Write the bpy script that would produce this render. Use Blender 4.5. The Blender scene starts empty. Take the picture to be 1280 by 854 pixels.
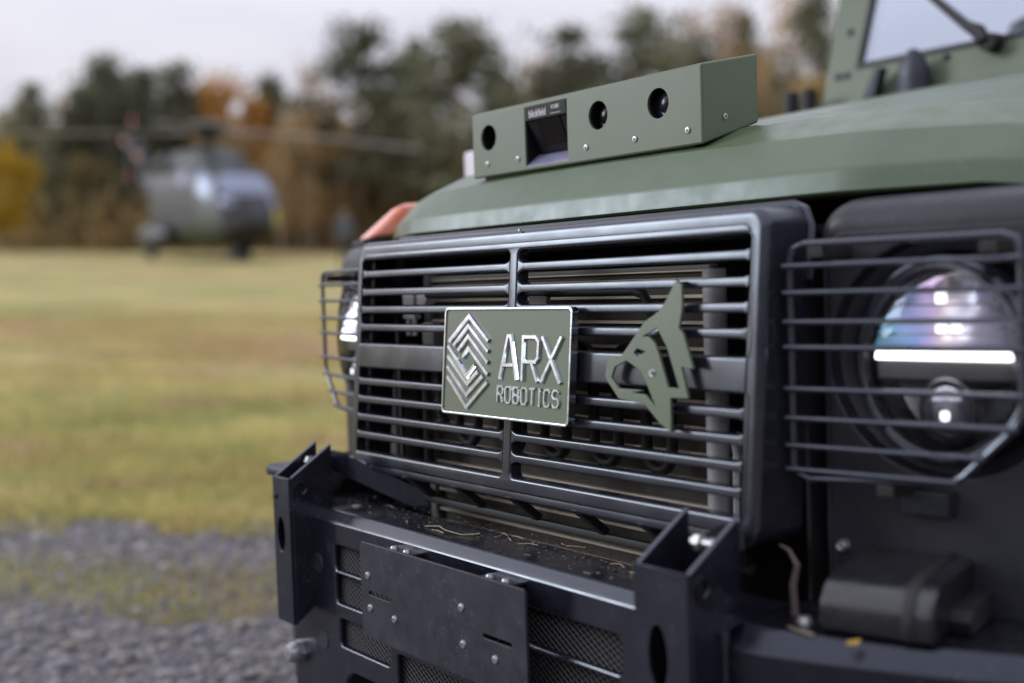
import bpy, bmesh, math, random
import numpy as np
from mathutils import Vector, Matrix
random.seed(7); rng = np.random.default_rng(11)
S = bpy.context.scene
COL = S.collection
# ------------------------------------------------------------------ camera
LENS_PX = 1500.0
PITCH = math.atan((427 - 289) / LENS_PX)
CAM_H = 1.12
cd = bpy.data.cameras.new('camera'); cam = bpy.data.objects.new('camera', cd); COL.objects.link(cam)
cam.location = (0, 0, CAM_H); cam.rotation_euler = (math.pi / 2 - PITCH, 0, 0)
cd.sensor_width = 36; cd.lens = 36 * LENS_PX / 1280
cd.clip_start = .02; cd.clip_end = 3000
cd.dof.use_dof = True; cd.dof.focus_distance = 1.57; cd.dof.aperture_fstop = 1.7; cd.dof.aperture_blades = 9
S.camera = cam
# ------------------------------------------------------------------ sky, sun, exposure
SUN_DIR = Vector((-.95, .22, .285)).normalized()      # towards the sun, hidden in thin cloud
sun_el = math.asin(SUN_DIR.z); sun_az = math.atan2(SUN_DIR.x, SUN_DIR.y)
w = bpy.data.worlds.new('World'); S.world = w; w.use_nodes = True
nt = w.node_tree; nt.nodes.clear()
out = nt.nodes.new('ShaderNodeOutputWorld')
sky = nt.nodes.new('ShaderNodeTexSky'); sky.sky_type = 'NISHITA'; sky.sun_disc = False
sky.sun_elevation = sun_el; sky.sun_rotation = sun_az; sky.dust_density = 3.0; sky.air_density = 1.2
b1 = nt.nodes.new('ShaderNodeBackground'); b1.inputs[1].default_value = .15
nt.links.new(sky.outputs[0], b1.inputs[0])
tc = nt.nodes.new('ShaderNodeTexCoord'); mp = nt.nodes.new('ShaderNodeMapping'); mp.inputs['Scale'].default_value = (1, 1, 3.2)
nz = nt.nodes.new('ShaderNodeTexNoise'); nz.inputs['Scale'].default_value = 2.2; nz.inputs['Detail'].default_value = 5
cr = nt.nodes.new('ShaderNodeValToRGB')
cr.color_ramp.elements[0].position = .32; cr.color_ramp.elements[0].color = (.66, .65, .78, 1)
cr.color_ramp.elements[1].position = .66; cr.color_ramp.elements[1].color = (.90, .89, .99, 1)
nt.links.new(tc.outputs['Generated'], mp.inputs[0]); nt.links.new(mp.outputs[0], nz.inputs[0]); nt.links.new(nz.outputs[0], cr.inputs[0])
b2 = nt.nodes.new('ShaderNodeBackground'); b2.inputs[1].default_value = .63
sep = nt.nodes.new('ShaderNodeSeparateXYZ'); nt.links.new(tc.outputs['Generated'], sep.inputs[0])
cl = nt.nodes.new('ShaderNodeClamp'); nt.links.new(sep.outputs[2], cl.inputs[0])
ma = nt.nodes.new('ShaderNodeMath'); ma.operation = 'MULTIPLY_ADD'; ma.inputs[1].default_value = 2.9; ma.inputs[2].default_value = 1.0   # overcast sky brightens towards the zenith
nt.links.new(cl.outputs[0], ma.inputs[0])
vm = nt.nodes.new('ShaderNodeVectorMath'); vm.operation = 'SCALE'; nt.links.new(cr.outputs[0], vm.inputs[0]); nt.links.new(ma.outputs[0], vm.inputs['Scale'])
nt.links.new(vm.outputs[0], b2.inputs[0])
mx = nt.nodes.new('ShaderNodeMixShader')
mf = nt.nodes.new('ShaderNodeMapRange'); mf.inputs[1].default_value = .12; mf.inputs[2].default_value = .75; mf.inputs[3].default_value = .93; mf.inputs[4].default_value = .60   # cloud cover thins overhead
nt.links.new(cl.outputs[0], mf.inputs[0]); nt.links.new(mf.outputs[0], mx.inputs[0])
nt.links.new(b1.outputs[0], mx.inputs[1]); nt.links.new(b2.outputs[0], mx.inputs[2]); nt.links.new(mx.outputs[0], out.inputs[0])
sl = bpy.data.lights.new('sun', 'SUN'); so = bpy.data.objects.new('sun', sl); COL.objects.link(so)
sl.energy = 1.5; sl.angle = math.radians(25); sl.color = (.82, .90, 1)
so.rotation_euler = (-SUN_DIR).to_track_quat('-Z', 'Y').to_euler()
S.view_settings.view_transform = 'Standard'; S.view_settings.look = 'None'
S.view_settings.exposure = 0.14; S.view_settings.gamma = 1.0; S.view_settings.use_curve_mapping = False
S.render.engine = 'CYCLES'
try:
    S.cycles.max_bounces = 6; S.cycles.diffuse_bounces = 3; S.cycles.glossy_bounces = 4; S.cycles.transparent_max_bounces = 12
except Exception: pass

# ------------------------------------------------------------------ materials
def mat(name, col, rough=.5, metal=0., spec=.5, noise=None, bump=None, emit=None, coat=0., trans=0., rvar=None, ior=None, dust=None):
    """noise=(scale, colour2, lo, hi); bump=(scale, strength, dist); rvar=(scale, amount)"""
    m = bpy.data.materials.new(name); m.use_nodes = True
    t = m.node_tree; p = t.nodes['Principled BSDF']
    p.inputs['Base Color'].default_value = (*col, 1); p.inputs['Roughness'].default_value = rough
    p.inputs['Metallic'].default_value = metal; p.inputs['Specular IOR Level'].default_value = spec
    p.inputs['Coat Weight'].default_value = coat; p.inputs['Transmission Weight'].default_value = trans
    if ior: p.inputs['IOR'].default_value = ior
    tcn = t.nodes.new('ShaderNodeTexCoord')
    if noise:
        n = t.nodes.new('ShaderNodeTexNoise'); n.inputs['Scale'].default_value = noise[0]; n.inputs['Detail'].default_value = 6
        n.inputs['Roughness'].default_value = .62
        r = t.nodes.new('ShaderNodeValToRGB'); r.color_ramp.elements[0].position = noise[2]; r.color_ramp.elements[1].position = noise[3]
        r.color_ramp.elements[0].color = (*col, 1); r.color_ramp.elements[1].color = (*noise[1], 1)
        t.links.new(tcn.outputs['Object'], n.inputs[0]); t.links.new(n.outputs[0], r.inputs[0]); t.links.new(r.outputs[0], p.inputs['Base Color'])
    if dust:      # (scale, colour, amount): fine specks and faint smears of dried dirt
        n = t.nodes.new('ShaderNodeTexNoise'); n.inputs['Scale'].default_value = dust[0]; n.inputs['Detail'].default_value = 3; n.inputs['Roughness'].default_value = .7
        n2 = t.nodes.new('ShaderNodeTexNoise'); n2.inputs['Scale'].default_value = 6; n2.inputs['Detail'].default_value = 4
        r = t.nodes.new('ShaderNodeValToRGB'); r.color_ramp.elements[0].position = .60; r.color_ramp.elements[1].position = .72
        r2 = t.nodes.new('ShaderNodeValToRGB'); r2.color_ramp.elements[0].position = .42; r2.color_ramp.elements[1].position = .68
        q = t.nodes.new('ShaderNodeMath'); q.operation = 'MULTIPLY'; q2 = t.nodes.new('ShaderNodeMath'); q2.operation = 'MULTIPLY'; q2.inputs[1].default_value = dust[2]
        x = t.nodes.new('ShaderNodeMixRGB'); x.inputs[2].default_value = (*dust[1], 1); x.inputs[1].default_value = (*col, 1)
        t.links.new(tcn.outputs['Object'], n.inputs[0]); t.links.new(tcn.outputs['Object'], n2.inputs[0]); t.links.new(n.outputs[0], r.inputs[0]); t.links.new(n2.outputs[0], r2.inputs[0])
        t.links.new(r.outputs[0], q.inputs[0]); t.links.new(r2.outputs[0], q.inputs[1]); t.links.new(q.outputs[0], q2.inputs[0]); t.links.new(q2.outputs[0], x.inputs[0])
        if p.inputs['Base Color'].is_linked: t.links.new(p.inputs['Base Color'].links[0].from_socket, x.inputs[1])
        t.links.new(x.outputs[0], p.inputs['Base Color'])
    if rvar:
        n = t.nodes.new('ShaderNodeTexNoise'); n.inputs['Scale'].default_value = rvar[0]; n.inputs['Detail'].default_value = 5
        mr = t.nodes.new('ShaderNodeMapRange'); mr.inputs[1].default_value = .3; mr.inputs[2].default_value = .7
        mr.inputs[3].default_value = max(.02, rough - rvar[1]); mr.inputs[4].default_value = rough + rvar[1]
        t.links.new(tcn.outputs['Object'], n.inputs[0]); t.links.new(n.outputs[0], mr.inputs[0]); t.links.new(mr.outputs[0], p.inputs['Roughness'])
    if bump:
        n = t.nodes.new('ShaderNodeTexNoise'); n.inputs['Scale'].default_value = bump[0]; n.inputs['Detail'].default_value = 4
        b = t.nodes.new('ShaderNodeBump'); b.inputs['Strength'].default_value = bump[1]; b.inputs['Distance'].default_value = bump[2]
        t.links.new(tcn.outputs['Object'], n.inputs[0]); t.links.new(n.outputs[0], b.inputs['Height']); t.links.new(b.outputs[0], p.inputs['Normal'])
    if emit:
        p.inputs['Emission Color'].default_value = (*emit[0], 1); p.inputs['Emission Strength'].default_value = emit[1]
    return m

M = {}
M['green'] = mat('olive green vehicle paint', (.084, .116, .058), .38, spec=.6, noise=(5, (.098, .130, .072), .35, .7), rvar=(30, .06), bump=(900, .05, .0006), dust=(150, (.30, .29, .25), .45))
M['green_box'] = mat('sage green powder coat', (.084, .113, .064), .46, noise=(7, (.098, .127, .078), .35, .7), bump=(1200, .08, .0005), dust=(220, (.28, .28, .25), .30))
M['grille'] = mat('satin black grille plastic', (.014, .014, .022), .22, spec=.85, noise=(22, (.024, .024, .030), .4, .75), rvar=(14, .06), dust=(190, (.13, .12, .11), .55))
M['paint_black'] = mat('satin black fender paint', (.021, .021, .029), .40, spec=.45, noise=(12, (.028, .028, .037), .4, .8), rvar=(25, .08), bump=(500, .04, .0005), dust=(140, (.10, .09, .085), .5))
M['steel_black'] = mat('black powder coated steel', (.010, .010, .016), .22, spec=1.0, noise=(35, (.022, .027, .032), .55, .8), rvar=(26, .09), bump=(160, .03, .0005), dust=(130, (.16, .14, .12), .6))
M['plate_black'] = mat('matt black mounting plate', (.018, .018, .024), .46, spec=.5, noise=(18, (.034, .033, .041), .45, .8), rvar=(30, .1), bump=(300, .08, .0006), dust=(150, (.20, .19, .18), .6))
M['mesh'] = mat('dusty black mesh', (.035, .034, .036), .5)
M['box_black'] = mat('black moulded plastic', (.011, .011, .014), .27, spec=.8, rvar=(40, .08), bump=(300, .06, .0006))
M['wire'] = mat('grey black guard wire', (.030, .030, .042), .30, spec=.9, rvar=(60, .08))
M['wing_black'] = mat('black bumper wing coating', (.007, .007, .011), .25, spec=.65, noise=(35, (.020, .019, .022), .55, .8), rvar=(26, .09), bump=(160, .03, .0005), dust=(130, (.16, .14, .12), .6))
M['rubber'] = mat('black rubber', (.012, .012, .013), .62, bump=(200, .1, .001))
M['dark'] = mat('dark engine bay', (.007, .007, .008), .75)
M['fins'] = mat('dusty radiator fins', (.050, .041, .030), .5, .1, noise=(60, (.085, .070, .052), .4, .75), bump=(900, .5, .002))
M['gold'] = mat('bright condenser tube edge', (.90, .80, .65), .35, .1, noise=(45, (.66, .56, .42), .5, .85))
M['tank'] = mat('pale grey aluminium tank', (.66, .66, .68), .5, .1, noise=(30, (.50, .50, .51), .4, .8))
M['greypart'] = mat('grey plastic connector', (.20, .19, .19), .5)
M['chrome'] = mat('chrome', (.72, .78, .88), .15, 1.0, rvar=(90, .05))
M['ring'] = mat('dark lamp ring', (.10, .10, .11), .3, 1.0)
M['bolt'] = mat('zinc plated bolt', (.42, .42, .43), .42, .8, noise=(120, (.28, .26, .25), .45, .8))
M['lens_black'] = mat('black camera glass', (.004, .004, .006), .2, spec=.25)
M['lens_blue'] = mat('coated camera element', (.010, .012, .022), .22, spec=.3)
M['lidar'] = mat('black sensor plastic', (.008, .008, .009), .55, spec=.2)
M['lidar_win'] = mat('dark red sensor window', (.004, .001, .002), .30, spec=.3)
M['tray'] = mat('lilac grey tray', (.27, .26, .40), .35, .3)
M['white_print'] = mat('white lettering', (.75, .75, .75), .6)
M['orange'] = mat('orange signal lens', (.90, .26, .14), .22, spec=.5, coat=.5, noise=(6, (1., .55, .44), .35, .65))
M['pale'] = mat('pale grey mirror shell', (.62, .58, .64), .4)
M['reflector'] = mat('lamp reflector with painted sheen', (.5, .5, .55), .34, 1.0)
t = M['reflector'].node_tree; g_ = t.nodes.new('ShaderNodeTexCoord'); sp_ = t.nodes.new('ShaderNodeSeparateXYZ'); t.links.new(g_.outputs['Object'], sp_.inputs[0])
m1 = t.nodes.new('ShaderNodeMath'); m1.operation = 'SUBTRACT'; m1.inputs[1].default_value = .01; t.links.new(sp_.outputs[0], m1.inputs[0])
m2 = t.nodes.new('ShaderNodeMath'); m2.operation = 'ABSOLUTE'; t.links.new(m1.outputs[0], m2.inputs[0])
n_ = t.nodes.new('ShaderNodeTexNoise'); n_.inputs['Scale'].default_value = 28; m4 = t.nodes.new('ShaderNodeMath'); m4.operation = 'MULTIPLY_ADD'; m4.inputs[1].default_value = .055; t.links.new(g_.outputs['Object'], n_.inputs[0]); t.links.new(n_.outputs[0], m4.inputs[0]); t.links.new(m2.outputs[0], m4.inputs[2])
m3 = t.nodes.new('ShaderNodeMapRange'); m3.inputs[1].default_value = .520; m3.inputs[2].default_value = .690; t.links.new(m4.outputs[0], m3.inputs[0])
r_ = t.nodes.new('ShaderNodeValToRGB'); e = r_.color_ramp.elements; e[0].color = (.05, .20, .26, 1); e[1].color = (.50, .48, .54, 1)  # iridescent sheen painted as fixed colour bands across the reflector
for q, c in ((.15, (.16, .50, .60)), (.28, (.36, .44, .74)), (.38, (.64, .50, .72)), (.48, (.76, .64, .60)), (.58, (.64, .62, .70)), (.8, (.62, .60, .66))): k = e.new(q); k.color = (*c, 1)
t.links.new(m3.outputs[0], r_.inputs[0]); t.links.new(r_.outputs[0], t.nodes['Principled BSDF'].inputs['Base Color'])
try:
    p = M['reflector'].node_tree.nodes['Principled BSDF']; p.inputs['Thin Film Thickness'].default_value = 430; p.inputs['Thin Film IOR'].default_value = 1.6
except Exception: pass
M['bowl'] = mat('dark lamp bowl', (.14, .14, .15), .25, .7)
M['projector'] = mat('projector lens glass', (.30, .31, .36), .16, .7)
M['led'] = mat('lit daytime lamp bar', (1, 1, 1), .3, emit=((1, .97, 1), 3.5))
M['led_glint'] = mat('lit lamp element and painted glint', (1, 1, 1), .3, emit=((1, .97, 1), 1.3))
def glassy(name, tint=(1, 1, 1), ior=1.45, rough=.02):
    m = bpy.data.materials.new(name); m.use_nodes = True; t = m.node_tree; t.nodes.clear()
    o = t.nodes.new('ShaderNodeOutputMaterial'); a = t.nodes.new('ShaderNodeBsdfTransparent'); a.inputs[0].default_value = (*tint, 1)
    g = t.nodes.new('ShaderNodeBsdfGlossy'); g.inputs['Roughness'].default_value = rough
    fr = t.nodes.new('ShaderNodeFresnel'); fr.inputs[0].default_value = ior; x = t.nodes.new('ShaderNodeMixShader')
    t.links.new(fr.outputs[0], x.inputs[0]); t.links.new(a.outputs[0], x.inputs[1]); t.links.new(g.outputs[0], x.inputs[2]); t.links.new(x.outputs[0], o.inputs[0])
    return m
M['glass'] = glassy('clear lamp glass', (.97, .98, 1))
M['screen'] = glassy('windscreen glass', (.80, .84, .90), 1.26)
M['straw'] = mat('dry straw', (.42, .34, .22), .7, noise=(80, (.28, .21, .13), .4, .7))
M['twig'] = mat('grey brown twig', (.10, .075, .062), .8, bump=(200, .4, .002))
M['leaf'] = mat('fallen yellow leaf', (.42, .26, .05), .6)

for k_ in ('grille', 'steel_black', 'wing_black', 'wire', 'plate_black', 'green'): M[k_].node_tree.nodes['Principled BSDF'].inputs['Specular Tint'].default_value = (.78, .87, 1, 1)
# ------------------------------------------------------------------ mesh helpers
def finish(me, smooth=True, ang=38):
    me.update()
    if smooth:
        me.shade_smooth()
        try: me.set_sharp_from_angle(angle=math.radians(ang))
        except Exception: pass
    return me
def link(name, me, m, parent=None, loc=None):
    if m is not None and not me.materials: me.materials.append(m)
    o = bpy.data.objects.new(name, me); COL.objects.link(o)
    if parent is not None: o.parent = parent
    if loc is not None: o.location = loc
    return o
class MB:
    def __init__(s): s.v = []; s.f = []
    def add(s, v, f):
        n = len(s.v); s.v += [tuple(p) for p in v]; s.f += [tuple(i + n for i in q) for q in f]; return s
    def box(s, x0, x1, y0, y1, z0, z1, bev=0., seg=2, mtx=None):
        bm = bmesh.new(); bmesh.ops.create_cube(bm, size=1)
        for v in bm.verts:
            v.co = Vector(((x0 + x1) / 2 + v.co.x * (x1 - x0), (y0 + y1) / 2 + v.co.y * (y1 - y0), (z0 + z1) / 2 + v.co.z * (z1 - z0)))
        if bev: bmesh.ops.bevel(bm, geom=bm.edges[:], offset=bev, segments=seg, profile=.5, affect='EDGES')
        return s.bm(bm, mtx)
    def hexa(s, pts, bev=0., seg=2):
        """8 points: bottom ring 0-3, top ring 4-7"""
        bm = bmesh.new(); vs = [bm.verts.new(p) for p in pts]
        for q in ((3, 2, 1, 0), (4, 5, 6, 7), (0, 1, 5, 4), (1, 2, 6, 5), (2, 3, 7, 6), (3, 0, 4, 7)): bm.faces.new([vs[i] for i in q])
        bmesh.ops.recalc_face_normals(bm, faces=bm.faces[:])
        if bev: bmesh.ops.bevel(bm, geom=bm.edges[:], offset=bev, segments=seg, profile=.5, affect='EDGES')
        return s.bm(bm)
    def bm(s, bm, mtx=None):
        if mtx is not None: bmesh.ops.transform(bm, matrix=mtx, verts=bm.verts[:])
        bm.verts.index_update(); s.add([v.co[:] for v in bm.verts], [[v.index for v in f.verts] for f in bm.faces]); bm.free(); return s
    def tube(s, path, r, n=8, closed=False, caps=True):
        P = [Vector(p) for p in path]; N = len(P); rs = r if isinstance(r, (list, tuple)) else [r] * N
        T = []
        for i in range(N):
            a = P[i - 1] if (i > 0 or closed) else P[i]; b = P[(i + 1) % N] if (i < N - 1 or closed) else P[i]
            T.append((b - a).normalized())
        up = Vector((0, 0, 1)) if abs(T[0].z) < .9 else Vector((1, 0, 0))
        u = T[0].cross(up).normalized(); vv = []; ff = []
        for i in range(N):
            u = (u - T[i] * u.dot(T[i])).normalized(); w_ = T[i].cross(u)
            for k in range(n):
                a = 2 * math.pi * k / n; vv.append(P[i] + (u * math.cos(a) + w_ * math.sin(a)) * rs[i])
        for i in range(N if closed else N - 1):
            j = (i + 1) % N
            for k in range(n): ff.append((i * n + k, i * n + (k + 1) % n, j * n + (k + 1) % n, j * n + k))
        if caps and not closed: ff.append(tuple(range(n))[::-1]); ff.append(tuple((N - 1) * n + k for k in range(n)))
        return s.add(vv, ff)
    def lathe(s, prof, n=24, o=(0, 0, 0), ax='Y', scale=(1, 1)):
        """prof: (radius, height along axis)"""
        o = Vector(o); vv = []; ff = []; rows = []
        for r, h in prof:
            row = []
            for k in range(n if r > 1e-6 else 1):
                a = 2 * math.pi * k / n; c, q = r * math.cos(a) * scale[0], r * math.sin(a) * scale[1]
                p = {'Y': (c, h, q), 'Z': (c, q, h), 'X': (h, c, q)}[ax]; row.append(len(vv)); vv.append(o + Vector(p))
            rows.append(row)
        for a, b in zip(rows[:-1], rows[1:]):
            for k in range(n):
                if len(a) == 1 and len(b) == 1: continue
                if len(a) == 1: ff.append((a[0], b[(k + 1) % n], b[k]))
                elif len(b) == 1: ff.append((a[k], a[(k + 1) % n], b[0]))
                else: ff.append((a[k], a[(k + 1) % n], b[(k + 1) % n], b[k]))
        return s.add(vv, ff)
    def loft(s, loops, close=True, cap0=False, cap1=False):
        n = len(loops[0]); vv = [p for l in loops for p in l]; ff = []
        for i in range(len(loops) - 1):
            for k in range(n if close else n - 1):
                j = (k + 1) % n; ff.append((i * n + k, i * n + j, (i + 1) * n + j, (i + 1) * n + k))
        if cap0: ff.append(tuple(range(n))[::-1])
        if cap1: ff.append(tuple((len(loops) - 1) * n + k for k in range(n)))
        return s.add(vv, ff)
    def mesh(s, name, fix=True, smooth=True, ang=38):
        me = bpy.data.meshes.new(name); me.from_pydata(s.v, [], s.f)
        if fix:
            bm = bmesh.new(); bm.from_mesh(me); bmesh.ops.recalc_face_normals(bm, faces=bm.faces[:]); bm.to_mesh(me); bm.free()
        return finish(me, smooth, ang)
    def build(s, name, m, parent=None, **k): return link(name, s.mesh(name, **k), m, parent)
def rrect(x0, x1, z0, z1, r, n=4):
    pts = []
    for cx, cz, a0 in ((x1 - r, z1 - r, 0), (x0 + r, z1 - r, 90), (x0 + r, z0 + r, 180), (x1 - r, z0 + r, 270)):
        for k in range(n + 1):
            a = math.radians(a0 + 90 * k / n); pts.append((cx + r * math.cos(a), cz + r * math.sin(a)))
    return pts
def circ(cx, cz, r, n=24, rz=None): return [(cx + r * math.cos(2 * math.pi * k / n), cz + (rz or r) * math.sin(2 * math.pi * k / n)) for k in range(n)]
def sheet(loops, depth, bev, mp, seg=2):
    """flat plate with holes, rounded edges; local (u, v, w) goes through mp; w from 0 (front) to depth; first loop is the outline"""
    from mathutils.geometry import delaunay_2d_cdt
    L = []
    for li, l in enumerate(loops):
        l = [Vector((p[0], p[1])) for p in l]; ar = sum(a.x * b.y - b.x * a.y for a, b in zip(l, l[1:] + l[:1]))
        if (ar > 0) != (li == 0): l = l[::-1]          # outline counter-clockwise, holes clockwise: material on the left
        L.append(l)
    def inset(l, d):
        o = []; n = len(l)
        for i in range(n):
            a, b, c = l[i - 1], l[i], l[(i + 1) % n]; d1 = (b - a).normalized(); d2 = (c - b).normalized()
            n1 = Vector((-d1.y, d1.x)); n2 = Vector((-d2.y, d2.x)); m_ = n1 + n2
            m_ = m_.normalized() if m_.length > 1e-6 else n1
            o.append(b + m_ * d / max(.5, m_.dot(n1)))
        return o
    I = [inset(l, bev) for l in L] if bev > 0 else L
    flat = [p for l in I for p in l]; edges = []; k = 0
    for l in I: edges += [(k + i, k + (i + 1) % len(l)) for i in range(len(l))]; k += len(l)
    tv, _, tf, *_r = delaunay_2d_cdt(flat, edges, [], 0, 1e-7)
    def inside(p):
        c = False
        for l in I:
            q = l[-1]
            for r in l:
                if (r.y > p.y) != (q.y > p.y) and p.x < (q.x - r.x) * (p.y - r.y) / (q.y - r.y) + r.x: c = not c
                q = r
        return c
    tf = [t for t in tf if inside((tv[t[0]] + tv[t[1]] + tv[t[2]]) / 3)]
    V_o = []; F_o = []
    for w_, flip in ((0., False), (depth, True)):
        n0 = len(V_o); V_o += [mp(p.x, p.y, w_) for p in tv]; F_o += [tuple(n0 + i for i in (t[::-1] if flip else t)) for t in tf]
    prof = [(bev, 0.)] + ([(bev * (1 - math.sin(q)), bev * (1 - math.cos(q))) for q in [math.pi / 2 * (i + 1) / (seg + 1) for i in range(seg)]] + [(0, bev), (0, depth - bev), (bev, depth)] if bev > 0 else [(0, depth)])
    for l in L:
        n = len(l); rings = []
        for d, w_ in prof:
            ol = inset(l, d) if d > 0 else l; rings.append(len(V_o)); V_o += [mp(p.x, p.y, w_) for p in ol]
        for a, b in zip(rings[:-1], rings[1:]):
            F_o += [(a + i, a + (i + 1) % n, b + (i + 1) % n, b + i) for i in range(n)]
    # weld rims
    bm = bmesh.new(); vs = [bm.verts.new(p) for p in V_o]
    for f in F_o:
        try: bm.faces.new([vs[i] for i in f])
        except ValueError: pass
    bmesh.ops.remove_doubles(bm, verts=bm.verts[:], dist=2e-6); bm.verts.index_update()
    v = [q.co[:] for q in bm.verts]; f = [tuple(x.index for x in q.verts) for q in bm.faces]; bm.free()
    return v, f
def ribbon(mb, pts, width, h, mp, closed=False, lean=.35):
    """raised bevelled stroke on a plate: (u,v) polyline, height h towards the viewer"""
    P = [Vector((p[0], p[1])) for p in pts]; N = len(P); L = []
    for i in range(N):
        a = P[i - 1] if (i or closed) else None; b = P[(i + 1) % N] if (i < N - 1 or closed) else None
        d1 = (P[i] - a).normalized() if a is not None else None; d2 = (b - P[i]).normalized() if b is not None else None
        if d1 is None: d1 = d2
        if d2 is None: d2 = d1
        n1 = Vector((-d1.y, d1.x)); n2 = Vector((-d2.y, d2.x)); m_ = (n1 + n2)
        m_ = m_.normalized() if m_.length > 1e-5 else n1
        k = 1 / max(.45, m_.dot(n1)); L.append((P[i], m_ * k))
    loops = []
    for p, m_ in L:
        a = p + m_ * width / 2; b = p - m_ * width / 2; c = p + m_ * width / 2 * (1 - lean); d = p - m_ * width / 2 * (1 - lean)
        loops.append([mp(a.x, a.y, 0), mp(c.x, c.y, -h), mp(d.x, d.y, -h), mp(b.x, b.y, 0)])
    if closed: loops.append(loops[0])
    mb.loft(loops, True, not closed, not closed)
def fast_mesh(name, verts, faces_n, nper):
    """numpy verts (N,3); faces_n index array (F,nper)"""
    me = bpy.data.meshes.new(name); F = len(faces_n)
    me.vertices.add(len(verts)); me.vertices.foreach_set('co', np.asarray(verts, np.float32).ravel())
    me.loops.add(F * nper); me.loops.foreach_set('vertex_index', np.asarray(faces_n, np.int32).ravel())
    me.polygons.add(F); me.polygons.foreach_set('loop_start', np.arange(0, F * nper, nper, dtype=np.int32)); me.polygons.foreach_set('loop_total', np.full(F, nper, np.int32))
    me.update(calc_edges=True); return me
def tag(o, label=None, cat=None, group=None, kind=None):
    if label: o['label'] = label
    if cat: o['category'] = cat
    if group: o['group'] = group
    if kind: o['kind'] = kind
    return o
def empty(name, loc=(0, 0, 0), rz=0):
    o = bpy.data.objects.new(name, None); o.empty_display_size = .2; COL.objects.link(o); o.location = loc; o.rotation_euler = (0, 0, rz); return o
def copy_tree(o, parent=None):
    c = o.copy(); COL.objects.link(c)
    if parent is not None: c.parent = parent
    for ch in list(o.children): copy_tree(ch, c)
    return c

# ================================================================== GROUND
def ground_colour(t):
    tcn = t.nodes.new('ShaderNodeTexCoord')
    def noise(scale, detail=5, stretch=(1, 1, 1), off=0):
        mpn = t.nodes.new('ShaderNodeMapping'); mpn.inputs['Scale'].default_value = stretch; mpn.inputs['Location'].default_value = (off, off * .7, 0)
        n = t.nodes.new('ShaderNodeTexNoise'); n.inputs['Scale'].default_value = scale; n.inputs['Detail'].default_value = detail; n.inputs['Roughness'].default_value = .72
        t.links.new(tcn.outputs['Object'], mpn.inputs[0]); t.links.new(mpn.outputs[0], n.inputs[0]); return n
    def ramp(a, lo, hi, c0, c1):
        r = t.nodes.new('ShaderNodeValToRGB'); r.color_ramp.elements[0].position = lo; r.color_ramp.elements[1].position = hi
        r.color_ramp.elements[0].color = (*c0, 1); r.color_ramp.elements[1].color = (*c1, 1); t.links.new(a.outputs[0], r.inputs[0]); return r
    def mix(a, b, fac, lo, hi):
        r = ramp(fac, lo, hi, (0, 0, 0), (1, 1, 1)); x = t.nodes.new('ShaderNodeMixRGB'); t.links.new(r.outputs[0], x.inputs[0]); t.links.new(a.outputs[0], x.inputs[1]); t.links.new(b.outputs[0], x.inputs[2]); return x
    green = ramp(noise(9), .35, .7, (.185, .200, .065), (.310, .310, .115))
    dry = ramp(noise(7), .35, .7, (.400, .340, .130), (.560, .480, .210))
    heath = ramp(noise(5), .35, .7, (.290, .185, .085), (.430, .310, .160))
    soil = ramp(noise(14), .35, .7, (.240, .150, .085), (.440, .330, .230))
    a = mix(green, dry, noise(.30, 7, (.85, 1.0, 1)), .38, .58)
    h = mix(a, heath, noise(.10, 7, (.75, 1.1, 1), 3.1), .49, .60)
    b = mix(h, soil, noise(.9, 6, (.8, 1.2, 1)), .54, .66)
    return b, noise
def ground_mat():
    m = bpy.data.materials.new('autumn meadow'); m.use_nodes = True; t = m.node_tree; p = t.nodes['Principled BSDF']; p.inputs['Roughness'].default_value = .95; p.inputs['Specular IOR Level'].default_value = .15
    b, noise = ground_colour(t); t.links.new(b.outputs[0], p.inputs['Base Color'])
    bn = t.nodes.new('ShaderNodeBump'); bn.inputs['Strength'].default_value = .4; bn.inputs['Distance'].default_value = .05
    t.links.new(noise(25).outputs[0], bn.inputs['Height']); t.links.new(bn.outputs[0], p.inputs['Normal'])
    return m
def blade_mat():
    m = bpy.data.materials.new('autumn grass blades'); m.use_nodes = True; t = m.node_tree; t.nodes.clear(); o = t.nodes.new('ShaderNodeOutputMaterial')
    b, noise = ground_colour(t); g = t.nodes.new('ShaderNodeNewGeometry'); mr = t.nodes.new('ShaderNodeMapRange'); mr.inputs[3].default_value = .85; mr.inputs[4].default_value = 1.9
    vm = t.nodes.new('ShaderNodeVectorMath'); vm.operation = 'SCALE'; t.links.new(g.outputs['Random Per Island'], mr.inputs[0]); t.links.new(b.outputs[0], vm.inputs[0]); t.links.new(mr.outputs[0], vm.inputs['Scale'])
    d = t.nodes.new('ShaderNodeBsdfDiffuse'); tr = t.nodes.new('ShaderNodeBsdfTranslucent'); x = t.nodes.new('ShaderNodeMixShader'); x.inputs[0].default_value = .25
    t.links.new(vm.outputs[0], d.inputs[0]); t.links.new(vm.outputs[0], tr.inputs[0]); t.links.new(d.outputs[0], x.inputs[1]); t.links.new(tr.outputs[0], x.inputs[2]); t.links.new(x.outputs[0], o.inputs[0]); return m
gx = np.concatenate([np.linspace(-900, -40, 12), np.linspace(-30, 30, 61), np.linspace(40, 900, 12)])
gy = np.concatenate([np.linspace(-900, -12, 10), np.linspace(-8, 60, 86), np.linspace(70, 1400, 16)])
GX, GY = np.meshgrid(gx, gy)
def gz(x, y):
    r = np.hypot(x, y); k = np.clip((r - 5.5) / 8, 0, 1)
    return k * (.05 * np.sin(x * .55 + 1.3) * np.cos(y * .38) + .06 * np.sin(x * .13 + y * .21)) * np.clip(60 / np.maximum(r, 60), 0, 1)
GZ = gz(GX, GY)
nv = GX.size; ny, nx = GX.shape
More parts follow.
